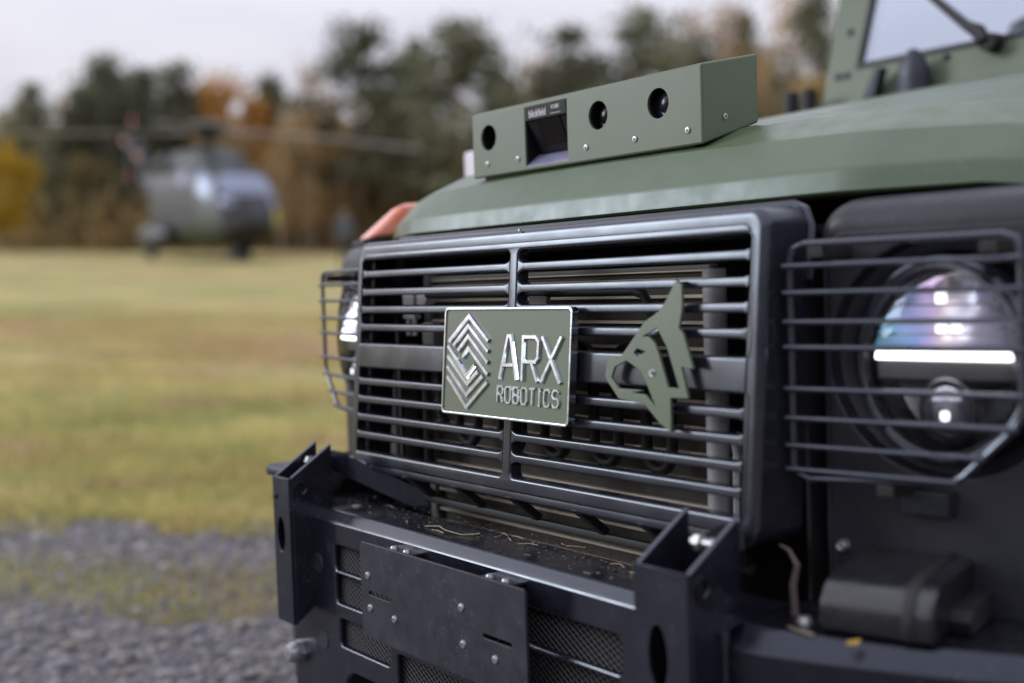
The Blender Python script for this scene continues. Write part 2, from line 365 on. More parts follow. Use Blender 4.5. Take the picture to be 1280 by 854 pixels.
idx = np.arange(nv).reshape(ny, nx)
fc = np.stack([idx[:-1, :-1], idx[:-1, 1:], idx[1:, 1:], idx[1:, :-1]], -1).reshape(-1, 4)
me = fast_mesh('meadow', np.stack([GX, GY, GZ], -1).reshape(-1, 3), fc, 4); me.shade_smooth()
tag(link('meadow', me, ground_mat()), kind='structure')
# gravel track: irregular sheet 6 mm above the meadow
def gravel_mat():
    m = mat('grey gravel', (.13, .12, .125), .9, noise=(38, (.21, .20, .215), .35, .7), bump=(120, .9, .02)); return m
def track_edge(x): return 4.62 + .035 * x + .10 * math.sin(x * 2.3 + .6) + .06 * math.sin(x * 6.1)
tv = []; tf = []; xs = np.linspace(-14, 14, 141)
for i, x in enumerate(xs):
    for j in range(9): tv.append((x, -7 + (track_edge(x) + 7) * j / 8, .006))
for i in range(len(xs) - 1):
    for j in range(8): tf.append((i * 9 + j, i * 9 + 9 + j, i * 9 + 10 + j, i * 9 + 1 + j))
tag(MB().add(tv, tf).build('gravel_track', gravel_mat(), fix=False), kind='structure')
# loose stones on the track
N = 30000
ico = bmesh.new(); bmesh.ops.create_icosphere(ico, subdivisions=1, radius=1); iv = np.array([v.co[:] for v in ico.verts]); iff = np.array([[v.index for v in f.verts] for f in ico.faces]); ico.free()
px = rng.uniform(-3.0, 1.2, N); py = rng.uniform(1.9, 4.85, N)
edge = np.array([track_edge(x) for x in px]); keep = (py < edge + rng.normal(0, .05, N)); px, py = px[keep], py[keep]; N = len(px)
def grassy(x, y):  # where the grass strip and tufts grow on the track
    c = 3.86 + .07 * x + .12 * np.sin(x * 1.9)
    return np.exp(-((y - c) / .22) ** 2) + .8 * (np.sin(x * 3.1 + y * 2.2) * np.sin(y * 4.3 - x * 1.4 + 1) > .62)
keep = rng.uniform(0, 1, N) > .72 * np.clip(grassy(px, py), 0, 1); px, py = px[keep], py[keep]; N = len(px)
sz = rng.lognormal(math.log(.0085), .45, N).clip(.004, .030)
V_ = iv[None] * (1 + rng.uniform(-.28, .28, (N, len(iv), 1)))
V_ *= (sz[:, None] * np.stack([np.ones(N), rng.uniform(.6, 1, N), rng.uniform(.45, .8, N)], -1))[:, None, :] if False else (sz[:, None, None] * np.stack([np.ones(N), rng.uniform(.6, 1, N), rng.uniform(.45, .8, N)], -1)[:, None, :])
an = rng.uniform(0, 6.28, N); ca, sa = np.cos(an)[:, None], np.sin(an)[:, None]
X_, Y_ = V_[..., 0] * ca - V_[..., 1] * sa, V_[..., 0] * sa + V_[..., 1] * ca
V_ = np.stack([X_ + px[:, None], Y_ + py[:, None], V_[..., 2] + .006 + sz[:, None] * .3], -1)
F_ = (iff[None] + (np.arange(N) * len(iv))[:, None, None]).reshape(-1, 3)
me = fast_mesh('gravel', V_.reshape(-1, 3), F_, 3)
st = bpy.data.materials.new('gravel stones'); st.use_nodes = True; t = st.node_tree; p = t.nodes['Principled BSDF']; p.inputs['Roughness'].default_value = .85
gn = t.nodes.new('ShaderNodeNewGeometry'); rr = t.nodes.new('ShaderNodeValToRGB'); t.links.new(gn.outputs['Random Per Island'], rr.inputs[0]); t.links.new(rr.outputs[0], p.inputs['Base Color'])
els = rr.color_ramp.elements; els[0].color = (.12, .115, .12, 1); els[1].color = (.40, .38, .39, 1)
for q, c in ((.35, (.20, .19, .20)), (.6, (.265, .253, .262)), (.82, (.27, .225, .185))): e = els.new(q); e.color = (*c, 1)
tag(link('gravel_stones', me, st), 'loose grey stones covering the track', None, None, 'stuff')
# grass blades: meadow near the track and the tufts on it
def blades(n, xs_, ys_, h, wd):
    an = rng.uniform(0, 6.28, n); hh = h * rng.uniform(.5, 1.3, n); ln = rng.normal(0, .5, (n, 2)) * hh[:, None]
    dx, dy = np.cos(an) * wd, np.sin(an) * wd; z0 = gz(xs_, ys_) + .002
    a = np.stack([xs_ - dx, ys_ - dy, z0], -1); b = np.stack([xs_ + dx, ys_ + dy, z0], -1); c = np.stack([xs_ + ln[:, 0], ys_ + ln[:, 1], z0 + hh], -1)
    return np.stack([a, b, c], 1).reshape(-1, 3)
def leafmat(name, cols, trans=.35):
    m = bpy.data.materials.new(name); m.use_nodes = True; t = m.node_tree; t.nodes.clear()
    o = t.nodes.new('ShaderNodeOutputMaterial'); d = t.nodes.new('ShaderNodeBsdfDiffuse'); tr = t.nodes.new('ShaderNodeBsdfTranslucent'); x = t.nodes.new('ShaderNodeMixShader'); x.inputs[0].default_value = trans
    g = t.nodes.new('ShaderNodeNewGeometry'); r = t.nodes.new('ShaderNodeValToRGB'); t.links.new(g.outputs['Random Per Island'], r.inputs[0])
    e = r.color_ramp.elements; e[0].color = (*cols[0], 1); e[1].color = (*cols[-1], 1)
    for i, c in enumerate(cols[1:-1]): q = e.new((i + 1) / (len(cols) - 1)); q.color = (*c, 1)
    oi = t.nodes.new('ShaderNodeObjectInfo'); hs = t.nodes.new('ShaderNodeHueSaturation'); mr = t.nodes.new('ShaderNodeMapRange'); mr.inputs[3].default_value = .75; mr.inputs[4].default_value = 1.25
    t.links.new(oi.outputs['Random'], mr.inputs[0]); t.links.new(mr.outputs[0], hs.inputs['Value']); t.links.new(r.outputs[0], hs.inputs['Color'])
    t.links.new(hs.outputs[0], d.inputs[0]); t.links.new(hs.outputs[0], tr.inputs[0]); t.links.new(d.outputs[0], x.inputs[1]); t.links.new(tr.outputs[0], x.inputs[2]); t.links.new(x.outputs[0], o.inputs[0]); return m
n = 150000
r_ = 4.3 + 14 * rng.uniform(0, 1, n) ** 1.7; xx = rng.uniform(-.62, .10, n) * (r_ + .6)
ok = r_ > np.array([track_edge(x) for x in xx]) - rng.exponential(.16, n) * (np.sin(xx * 5.3) + .6 > 0)
clump = np.sin(xx * 2.1 + np.sin(r_ * 1.3) * 2) * np.sin(r_ * 1.7 - xx * .8) + rng.normal(0, .5, n) > -.35
ok &= clump; xx, r_ = xx[ok], r_[ok]
va = blades(len(xx), xx, r_, .045, .0035)
n = 60000; x2 = rng.uniform(-3.0, 1.2, n); y2 = rng.uniform(1.9, 4.7, n); ok = rng.uniform(0, 1, n) < np.clip(grassy(x2, y2), 0, 1) * .75; x2, y2 = x2[ok], y2[ok]
vb = blades(len(x2), x2, y2, .032, .003); vb[:, 2] += .006
va = np.concatenate([va, vb]); me = fast_mesh('grass', va, np.arange(len(va)).reshape(-1, 3), 3)
tag(link('meadow_grass', me, blade_mat()), 'short yellow green autumn grass beside the track', None, None, 'stuff')

# ================================================================== TREES
def quads(c, size, n_up=0.3):
    n = len(c); a = rng.normal(0, 1, (n, 3)); a /= np.linalg.norm(a, axis=1)[:, None]; b = rng.normal(0, 1, (n, 3)); b -= a * (a * b).sum(1)[:, None]; b /= np.linalg.norm(b, axis=1)[:, None]
    s = size * rng.uniform(.5, 1.3, (n, 1)); a = a * s; b = b * s * .55
    return np.stack([c - a, c + b * .8 - a * .1, c + a, c - b], 1).reshape(-1, 3)
def crown(kind, H, seed):
    r = np.random.default_rng(seed); C = []
    if kind == 'pine':      # irregular pads of needles on the upper half
        for k in range(58):
            z = H * r.uniform(.26, 1.0); q = (z / H - .30) / .70
            R = H * .27 * (1.02 - q ** 2.0) * r.uniform(.25, 1.25); a = r.uniform(0, 6.28); s = H * .045 * r.uniform(.6, 1.6)
            C.append(r.normal(0, 1, (r.integers(34, 80), 3)) * (s, s, s * .5) + (R * math.cos(a), R * math.sin(a), z))
    elif kind == 'spruce':
        for k in range(84):
            q = r.uniform(0, 1) ** .8; z = H * (.08 + .92 * q); R = H * .25 * (1 - q) ** .8 * r.uniform(.15, 1.1) ; a = r.uniform(0, 6.28); s = H * .042
            C.append(r.normal(0, 1, (r.integers(40, 70), 3)) * (s, s, s * .7) + (R * math.cos(a), R * math.sin(a), z - R * .25))
    elif kind == 'broad':
        for k in range(42):
            d = r.normal(0, 1, 3); d /= np.linalg.norm(d); R = r.uniform(.5, 1) ** .5
            c = np.array([d[0] * H * .27, d[1] * H * .27, H * .62 + d[2] * H * .34]) * (1, 1, 1); c[:2] *= R; s = H * .055
            C.append(r.normal(0, 1, (r.integers(45, 85), 3)) * s + c)
    elif kind == 'thin':    # nearly bare birch with few yellow brown leaves
        for k in range(34):
            z = H * r.uniform(.25, 1.0); R = H * .10 * (1.1 - z / H) * r.uniform(.2, 1.3); a = r.uniform(0, 6.28); s = H * .035
            C.append(r.normal(0, 1, (r.integers(16, 34), 3)) * (s, s, s * 1.3) + (R * math.cos(a), R * math.sin(a), z))
    elif kind == 'bush':
        for k in range(26):
            d = r.normal(0, 1, 3); d[2] = abs(d[2]); d /= np.linalg.norm(d); s = H * .14
            C.append(r.normal(0, 1, (r.integers(50, 90), 3)) * s + np.array([d[0] * H * .45, d[1] * H * .45, d[2] * H * .75]) * r.uniform(.4, 1))
    C = np.concatenate(C); C[:, 2] = np.maximum(C[:, 2], .1)
    sz = {'pine': .30, 'spruce': .26, 'broad': .24, 'thin': .17, 'bush': .17}[kind]
    v = quads(C, sz); return fast_mesh('crown', v, np.arange(len(v)).reshape(-1, 4), 4)
def trunk(kind, H, seed):
    r = random.Random(seed); mb = MB(); R = {'pine': .19, 'spruce': .2, 'broad': .22, 'thin': .09, 'bush': .05}[kind]
    top = {'pine': .93, 'spruce': .97, 'broad': .75, 'thin': .97, 'bush': .6}[kind]
    pts = []; x = y = 0
    for k in range(8):
        pts.append((x, y, H * top * k / 7 - .1 * (k == 0))); x += r.gauss(0, .07); y += r.gauss(0, .07)
    mb.tube(pts, [R * (1 - .85 * k / 7) for k in range(8)], 7)
    for k in range({'pine': 12, 'spruce': 6, 'broad': 12, 'thin': 14, 'bush': 7}[kind]):
        q = r.uniform(.32, .92); i = min(6, int(q * 7)); b = Vector(pts[i]).lerp(Vector(pts[i + 1]), q * 7 - i); a = r.uniform(0, 6.28); L = H * (.22 if kind in ('pine', 'broad') else .12) * (1.15 - q)
        e = b + Vector((math.cos(a) * L, math.sin(a) * L, L * (.75 if kind in ('broad', 'thin') else .25)))
        mb.tube([b, b.lerp(e, .5) + Vector((0, 0, .08)), e], [R * .32, R * .2, R * .06], 5)
    return mb.mesh('trunk')
LEAF = {
    'pine': leafmat('pine needles', [(.12, .128, .082), (.17, .175, .112), (.25, .245, .17)], .45),
    'spruce': leafmat('spruce needles', [(.14, .15, .105), (.19, .20, .135), (.27, .265, .18)], .5),
    'orange': leafmat('orange beech leaves', [(.36, .17, .045), (.50, .26, .06), (.62, .36, .11)], .4),
    'yellow': leafmat('yellow maple leaves', [(.30, .19, .02), (.46, .29, .03), (.55, .38, .07)], .4),
    'brown': leafmat('rusty brown leaves', [(.32, .21, .10), (.45, .31, .15), (.58, .43, .24)], .5),
    'olive': leafmat('olive undergrowth', [(.13, .115, .06), (.19, .16, .075), (.28, .20, .095)], .45)}
BARK = {'pine': mat('pine bark', (.14, .085, .055), .9, noise=(6, (.21, .13, .09), .4, .7)), 'grey': mat('pale bark', (.30, .24, .20), .9, noise=(5, (.44, .37, .32), .4, .7))}
PROTO = {}
def proto(kind, H, col, bark, seed):
    key = (kind, col, seed)
    if key not in PROTO:
        c = crown(kind, H, seed); c.materials.append(LEAF[col]); tr = trunk(kind, H, seed); tr.materials.append(BARK[bark]); PROTO[key] = (c, tr, H)
    return PROTO[key]
def tree(name, kind, col, seed, pxx, top, D, label, group=None, cat='tree', bark='pine', wide=1.0, base=None):
    """pxx/top: bearing of the tree and of its tip as seen from the viewpoint, D: metres away"""
    H0 = {'pine': 14., 'spruce': 12., 'broad': 10., 'thin': 11., 'bush': 3.}[kind]
    c, tr, H0 = proto(kind, H0, col, bark, seed)
    x = (pxx - 640) / LENS_PX * D; H = CAM_H + (289 - top) / LENS_PX * D; s = H / H0
    e = empty(name, (x, D, 0), random.uniform(0, 6.28)); e.scale = (s * wide, s * wide, s)
    a = link('crown', c, None, e); b = link('trunk', tr, None, e)
    tag(e, label, cat, group); return e
T = tree
G1 = 'trees along the far edge of the meadow'
# (kind, colour, seed, px, top, distance, wide)
rows = [
 ('pine', 'pine', 1, 48, 112, 78, .8, 'dark pine at the left end of the wood, above the yellow maple'),
 ('pine', 'pine', 2, 92, 138, 72, .8, 'low bushy pine between two taller trees, left of the helicopter'),
 ('spruce', 'spruce', 3, 138, 78, 76, 1.1, 'tall pointed spruce standing left of the helicopter tail'),
 ('spruce', 'spruce', 4, 182, 96, 80, 1.0, 'pointed spruce rising right behind the tail rotor'),
 ('spruce', 'spruce', 5, 224, 92, 77, 1.15, 'pointed spruce left of the orange beech, above the helicopter'),
 ('spruce', 'spruce', 4, 112, 118, 73, 1.1, 'shorter spruce left of the tallest one at the helicopter tail'),
 ('spruce', 'spruce', 5, 160, 108, 78, 1.0, 'spruce squeezed between the two pointed ones left of the rotor'),
 ('pine', 'pine', 7, 252, 118, 84, .9, 'round topped pine touching the orange beech on its left'),
 ('pine', 'pine', 8, 20, 160, 84, .9, 'low round pine behind the top of the yellow maple'),
 ('spruce', 'spruce', 3, 342, 100, 82, .9, 'slim spruce just right of the orange beech'),
 ('pine', 'pine', 6, 452, 40, 66, 1.05, 'big rounded pine at the left of the tall pair'),
 ('pine', 'pine', 7, 520, 62, 74, 1.0, 'pine filling the dip between the two tall pines'),
 ('pine', 'pine', 8, 578, 32, 65, 1.15, 'tallest rounded pine left of the bright gap in the wood'),
 ('pine', 'pine', 1, 622, 90, 70, .8, 'lower pine leaning on the right flank of the tallest pine'),
 ('pine', 'pine', 2, 716, 42, 68, 1.1, 'rounded pine right of the bright gap, above the sensor box'),
 ('pine', 'pine', 6, 800, 26, 66, 1.1, 'broad pine above the two camera lenses of the sensor box'),
 ('pine', 'pine', 7, 868, 52, 76, .9, 'pine half hidden behind the right end of the sensor box'),
 ('pine', 'pine', 8, 1010, -12, 60, .55, 'slender pine close to the windscreen post'),
 ('pine', 'pine', 1, 926, 30, 86, .6, 'small pine with a tilted crown among the rusty trees'),
]
for k, c, s_, px_, tp, D, wd, lb in rows:
    T('spruce_tree' if k == 'spruce' else 'pine_tree', k, c, s_, px_, tp, D, lb, G1, wide=wd)
T('beech_tree', 'broad', 'orange', 11, 290, 104, 79, 'bright orange beech glowing above the helicopter rotor', G1, bark='grey', wide=.95)
T('maple_tree', 'broad', 'yellow', 12, -2, 182, 60, 'yellow maple at the left edge of the picture', G1, bark='grey', wide=1.3)
thin = [(266, 150, 84, 'thin brown birch left of the orange beech crown'), (372, 128, 74, 'first thin brown birch right of the helicopter nose'), (394, 82, 78, 'tallest feathery brown birch right of the helicopter'), (410, 120, 70, 'thin birch touching the tall pine on its left'),
        (330, 150, 88, 'thin birch behind the nose of the helicopter'), (655, 118, 88, 'bare birch standing in the bright gap of the wood'), (668, 84, 96, 'pale bare tree to the right in the bright gap'), (898, 18, 84, 'tall rusty birch just right of the sensor box'), (952, 60, 80, 'rusty birch halfway between sensor box and windscreen'), (980, 8, 92, 'tall feathery birch left of the slender pine'), (1030, 90, 78, 'rusty birch beside the windscreen post'), (858, 20, 98, 'feathery birch showing above the right end of the sensor box')]
for i, (px_, tp, D, lb) in enumerate(thin): T('birch_tree', 'thin', 'brown', 21 + i % 3, px_, tp, D, lb, 'bare birches in the wood', bark='grey', wide=1.25)
# lower broadleaf trees under the pines
low = [(120, 195, 70, 'olive'), (70, 205, 74, 'olive'), (200, 180, 84, 'brown'), (250, 165, 86, 'brown'), (318, 170, 84, 'brown'), (360, 185, 80, 'brown'), (395, 190, 82, 'brown'), (440, 200, 72, 'olive'), (490, 170, 78, 'olive'), (545, 180, 76, 'brown'), (600, 170, 78, 'olive'), (700, 140, 80, 'olive'), (760, 110, 84, 'brown'), (905, 84, 76, 'brown'), (940, 96, 72, 'brown'), (985, 92, 76, 'brown'), (1025, 108, 70, 'yellow'), (345, 196, 71, 'brown'), (382, 178, 73, 'brown'), (414, 190, 70, 'brown'), (284, 156, 74, 'brown')]
names = ['left', 'helicopter tail', 'rotor']
lows = ['olive tree low between the yellow maple and the spruces', 'olive tree just right of the yellow maple', 'rusty tree behind the tail of the helicopter', 'rusty tree behind the rotor hub', 'rusty tree below and right of the orange beech', 'rusty tree right of the helicopter nose', 'rusty tree under the tallest feathery birch', 'dark olive tree under the left one of the tall pines', 'dark olive tree behind the far rotor blade tip', 'rusty tree under the pair of tall pines', 'dark olive tree left of the sensor box', 'olive tree behind the left half of the sensor box', 'rusty tree behind the middle of the sensor box', 'rusty tree at the right end of the sensor box', 'rusty tree between sensor box and black hood knobs', 'rusty tree just left of the black hood knobs', 'yellowish tree behind the black hood knobs', 'tan tree directly behind the helicopter nose', 'tan tree in the middle of the slim saplings', 'tan tree left of the far person', 'tan tree hiding the trunk of the orange beech']
for i, ((px_, tp, D, c), lb) in enumerate(zip(low, lows)): T('broadleaf_tree', 'broad', c, 31 + i % 3, px_, tp, D, lb, 'low broadleaf trees under the pines', bark='grey', wide=1.0)
# slender trunks in front of the wood (vertical stripes right of the helicopter)
for i, px_ in enumerate((352, 366, 379, 391, 404, 417, 428)):
    T('sapling', 'thin', 'brown', 21 + i % 3, px_, 172 - 16 * (i % 3), 64 + (i * 5) % 7, ['first', 'second', 'third', 'fourth', 'fifth', 'sixth', 'seventh'][i] + ' slim bare sapling to the right of the helicopter nose', 'bare saplings right of the helicopter', bark='grey', wide=1.5)
# the mass of wood farther back, and undergrowth along its foot
vs = []
for k in range(300):
    D = rng.uniform(92, 125); px_ = rng.uniform(-60, 1120); g = abs(px_ - 660) < 24; top = rng.uniform(150, 215) - (0 if g else 18)
    H = CAM_H + (289 - top) / LENS_PX * D; c = rng.normal(0, 1, (70, 3)) * (H * .16, H * .16, H * .24) + ((px_ - 640) / LENS_PX * D, D, H * .52); c[:, 2] = np.clip(c[:, 2], .2, H); vs.append(quads(c, .8))
v = np.concatenate(vs); tag(link('distant_wood', fast_mesh('distant_wood', v, np.arange(len(v)).reshape(-1, 4), 4), leafmat('mixed distant wood', [(.16, .155, .09), (.23, .19, .105), (.44, .30, .15), (.32, .24, .14)], .5)), 'mass of mixed autumn wood far behind the tree line', None, None, 'stuff')
vs = []
for k in range(420):
    D = rng.uniform(64, 88); px_ = rng.uniform(-60, 1100); H = rng.uniform(1.2, 3.6); c = rng.normal(0, 1, (34, 3)) * (.8, .8, H * .3) + ((px_ - 640) / LENS_PX * D, D, H * .45); c[:, 2] = np.clip(c[:, 2], .08, H); vs.append(quads(c, .3))
v = np.concatenate(vs); tag(link('undergrowth', fast_mesh('undergrowth', v, np.arange(len(v)).reshape(-1, 4), 4), leafmat('brown undergrowth', [(.13, .11, .055), (.22, .165, .075), (.34, .22, .10)], .45)), 'brown undergrowth along the foot of the wood', None, None, 'stuff')

# unseen wood added behind the viewpoint to darken reflections in the bodywork
vs = []
for k in range(260):
    az = rng.uniform(math.radians(194), math.radians(330)); D = rng.uniform(42, 58); H = rng.uniform(9, 15)
    c = rng.normal(0, 1, (60, 3)) * (1.6, 1.6, H * .26) + (D * math.cos(az), D * math.sin(az), H * .5); c[:, 2] = np.clip(c[:, 2], .1, H); vs.append(quads(c, .7))
v = np.concatenate(vs); tag(link('unseen_dark_wood', fast_mesh('unseen_dark_wood', v, np.arange(len(v)).reshape(-1, 4), 4), LEAF['pine']), 'unseen pine wood added behind the viewpoint to darken reflections', None, None, 'stuff')

# ================================================================== HELICOPTER
def camo():
    m = bpy.data.materials.new('helicopter camouflage'); m.use_nodes = True; t = m.node_tree; p = t.nodes['Principled BSDF']; p.inputs['Roughness'].default_value = .5
    tcn = t.nodes.new('ShaderNodeTexCoord'); n = t.nodes.new('ShaderNodeTexNoise'); n.inputs['Scale'].default_value = .55; n.inputs['Detail'].default_value = 1.5
    r = t.nodes.new('ShaderNodeValToRGB'); r.color_ramp.interpolation = 'CONSTANT'; e = r.color_ramp.elements; e[0].color = (.010, .011, .013, 1); e[1].position = .44; e[1].color = (.040, .043, .058, 1)
    for q, c in ((.55, (.036, .052, .032)), (.66, (.018, .018, .024))): k = e.new(q); k.color = (*c, 1)
    t.links.new(tcn.outputs['Object'], n.inputs[0]); t.links.new(n.outputs[0], r.inputs[0]); t.links.new(r.outputs[0], p.inputs['Base Color']); return m
HC = camo(); HW = mat('helicopter window', (.24, .27, .36), .42, .45); HK = mat('helicopter black', (.012, .012, .015), .5); HB = mat('rotor blade grey', (.30, .28, .28), .55); HR = mat('red blade tip', (.60, .13, .11), .5); HY = mat('yellow marking', (.50, .46, .10), .6)
ST = [(5.35, 1.55, .12, .12), (5.15, 1.55, .62, .5), (4.6, 1.62, 1.02, .85), (3.8, 1.85, 1.25, 1.2), (2.8, 2.05, 1.32, 1.45), (1.0, 2.1, 1.34, 1.52), (-2.0, 2.1, 1.34, 1.52), (-3.4, 2.3, 1.25, 1.3), (-4.8, 2.75, .75, .82), (-6.6, 3.0, .45, .5), (-8.4, 3.15, .30, .38), (-8.8, 3.2, .12, .2)]
def hst(x):
    for a, b in zip(ST[:-1], ST[1:]):
        if a[0] >= x >= b[0]:
            k = (a[0] - x) / (a[0] - b[0]); k = k * k * (3 - 2 * k) if abs(a[0] - b[0]) > .5 else k; return [a[i] + (b[i] - a[i]) * k for i in range(4)]
def hpt(x, a, grow=0.):
    _, zc, hw, hh = hst(x); c, s_ = math.cos(a), math.sin(a); e = .56
    return (x, (hw + grow) * math.copysign(abs(c) ** e, c), zc + (hh + grow) * math.copysign(abs(s_) ** e, s_))
hx = empty('helicopter', (-11.6, 46.0, 0)); hx.rotation_euler = (0, 0, math.radians(-58))
tag(hx, 'grey green military transport helicopter parked on the meadow', 'helicopter')
xs_ = [5.35, 5.3, 5.22, 5.15, 5.0, 4.8, 4.6, 4.3, 4.0, 3.6, 3.2, 2.8, 2, 1, 0, -1, -2, -2.5, -3, -3.4, -4, -4.5, -5, -6, -7, -8.4, -8.8]
MB().loft([[hpt(x, 2 * math.pi * k / 28) for k in range(28)] for x in xs_], True, True, True).build('fuselage', HC, hx)
def patch(name, x0, x1, a0, a1, m, parent, grow=.02, n=6):
    xs = np.linspace(x0, x1, n); an = np.linspace(a0, a1, n); outr = [[hpt(x, math.radians(a), grow) for a in an] for x in xs]
    inr = [[hpt(x, math.radians(a), -.02) for a in an] for x in xs]; mb = MB(); mb.loft(outr, False)
    rim = [outr[0][k] for k in range(n)] + [outr[i][-1] for i in range(1, n)] + [outr[-1][k] for k in range(n - 2, -1, -1)] + [outr[i][0] for i in range(n - 2, 0, -1)]
    rin = [inr[0][k] for k in range(n)] + [inr[i][-1] for i in range(1, n)] + [inr[-1][k] for k in range(n - 2, -1, -1)] + [inr[i][0] for i in range(n - 2, 0, -1)]
    mb.loft([rim, rin], True); return mb.build(name, m, parent)
for a0, a1 in ((96, 138), (52, 88)): patch('windscreen_pane', 4.75, 3.6, a0 - 8, a1, HW, hx)
for a0, a1 in ((8, 50), (130, 172)):
    patch('cockpit_door_window', 4.0, 2.75, a0, a1, HW, hx); patch('cabin_window', 1.6, .6, a0 + 2, a1 - 8, HW, hx); patch('nose_window', 4.95, 4.4, 20 if a0 < 90 else 135, 48 if a0 < 90 else 160, HW, hx)
for a0, a1 in ((-8, -60), (188, 240)): patch('cabin_door', 2.2, .2, a0, a1, HC, hx, .03)
patch('door_opening', 1.75, .75, 128, 222, HK, hx, .015)
patch('nose_cap', 5.30, 4.6, 205, 335, HK, hx, .03)
patch('nose_marking', 4.9, 4.6, -8, 12, HY, hx, .035)
def ring(x, y0, y1, z0, z1): return [(x, y0 + (y1 - y0) * (.5 + .5 * math.copysign(abs(math.cos(a)) ** .6, math.cos(a))), z0 + (z1 - z0) * (.5 + .5 * math.copysign(abs(math.sin(a)) ** .6, math.sin(a)))) for a in [2 * math.pi * k / 20 for k in range(20)]]
MB().loft([ring(2.6, -.5, .5, 3.2, 3.5), ring(2.1, -.85, .85, 3.1, 3.95), ring(.8, -1.05, 1.05, 3.0, 4.2), ring(-1.2, -1.1, 1.1, 3.0, 4.2), ring(-3.0, -.7, .7, 3.0, 3.8), ring(-4.0, -.3, .3, 3.0, 3.3)], True, True, True).build('engine_cowling', HC, hx)
for s_ in (1, -1):
    MB().lathe([(.0, -.9), (.30, -.85), (.36, 0), (.34, .5), (.24, .55), (.2, .3), (0, .3)], 16, (-1.9, s_ * .95, 3.75), 'X').build('engine_exhaust', HK, hx)
    MB().loft([ring(.2, s_ * 1.6 - .1, s_ * 1.6 + .1, .9, 1.1), ring(-.6, s_ * 1.55 - .38, s_ * 1.55 + .38, .55, 1.35), ring(-2.6, s_ * 1.55 - .38, s_ * 1.55 + .38, .55, 1.35), ring(-3.4, s_ * 1.5 - .1, s_ * 1.5 + .1, 1.0, 1.3)], True, True, True).build('sponson', HC, hx)
    wl = MB().lathe([(.12, -.14), (.36, -.14), (.40, -.08), (.40, .08), (.36, .14), (.12, .14)], 18, (-2.0, s_ * 1.65, .40), 'Y').build('main_wheel', HK, hx)
    MB().tube([(-2.0, s_ * 1.45, 1.0), (-2.0, s_ * 1.45, .42), (-2.0, s_ * 1.55, .40)], .08, 8).build('wheel_leg', HC, wl)
    MB().lathe([(.1, -.09), (.27, -.09), (.30, -.05), (.30, .05), (.27, .09), (.1, .09)], 16, (3.7, s_ * .18, .30), 'Y').build('nose_wheel', HK, hx)
    MB().box(-8.7, -8.0, min(0, s_ * 1.5) if s_ > 0 else -1.5, max(0, s_ * 1.5) if s_ > 0 else 0, 3.15, 3.25, .03).build('tailplane', HC, hx)
MB().tube([(3.7, 0, .9), (3.7, 0, .30)], .09, 8).build('nose_wheel_leg', HC, hx)
MB().box(3.2, 4.2, -.35, .35, .42, .75, .1).build('nose_gear_fairing', HK, hx)
MB().hexa([(-7.7, -.14, 3.1), (-8.8, -.10, 3.1), (-8.8, .10, 3.1), (-7.7, .14, 3.1), (-9.1, -.09, 5.1), (-9.9, -.05, 5.1), (-9.9, .05, 5.1), (-9.1, .09, 5.1)], .04).build('tail_fin', HC, hx)
MB().lathe([(0, 4.1), (.32, 4.1), (.22, 4.5), (.2, 4.72), (.5, 4.76), (.62, 4.84), (.45, 4.98), (.15, 5.12), (0, 5.14)], 20, (0, 0, 0), 'Z').build('rotor_hub', HK, hx)
MB().lathe([(0, 4.98), (.75, 4.99), (.80, 5.06), (.55, 5.22), (0, 5.28)], 20, (0, 0, 0), 'Z').build('rotor_cap', HC, hx)
for k in range(4):
    dr = (.55, .3, .05, .3)[k]; a = math.radians(58 + 4 + 90 * k); d = Vector((math.cos(a), math.sin(a), 0)); s_ = Vector((-d.y, d.x, 0)); mb = MB(); lp = []
    for r_, z, wd in ((.4, 4.84, .12), (1.2, 4.84, .14), (1.6, 4.83, .33), (4, 4.82 - dr * .25, .33), (7.4, 4.78 - dr * .85, .33), (8.15, 4.77 - dr, .2)):
        c = d * r_ + Vector((0, 0, z)); lp.append([c - s_ * wd, c + Vector((0, 0, .05)) - s_ * wd * .3, c + s_ * wd, c - Vector((0, 0, .04)) - s_ * wd * .2])
    mb.loft(lp, True, True, True).build('rotor_blade', HB, hx)
tr = MB().lathe([(0, -.22), (.2, -.2), (.22, .1), (0, .14)], 14, (-9.35, -.30, 4.75), 'Y').build('tail_rotor_hub', HK, hx)
for k in range(4):
    a = math.radians(70 + 90 * k); d = Vector((math.cos(a), 0, math.sin(a))); s_ = Vector((-d.z, 0, d.x)); c0 = Vector((-9.35, -.42, 4.75))
    mb = MB(); mb.loft([[c0 + d * r_ - s_ * .15, c0 + d * r_ + Vector((0, .03, 0)), c0 + d * r_ + s_ * .15, c0 + d * r_ - Vector((0, .03, 0))] for r_ in (.15, .7, 1.10)], True, True, True); bl = mb.build('tail_rotor_blade', HK, hx)
    mb = MB(); mb.loft([[c0 + d * r_ - s_ * .152, c0 + d * r_ + Vector((0, .032, 0)), c0 + d * r_ + s_ * .152, c0 + d * r_ - Vector((0, .032, 0))] for r_ in (1.102, 1.45)], True, True, True); mb.build('blade_tip', HR, bl)

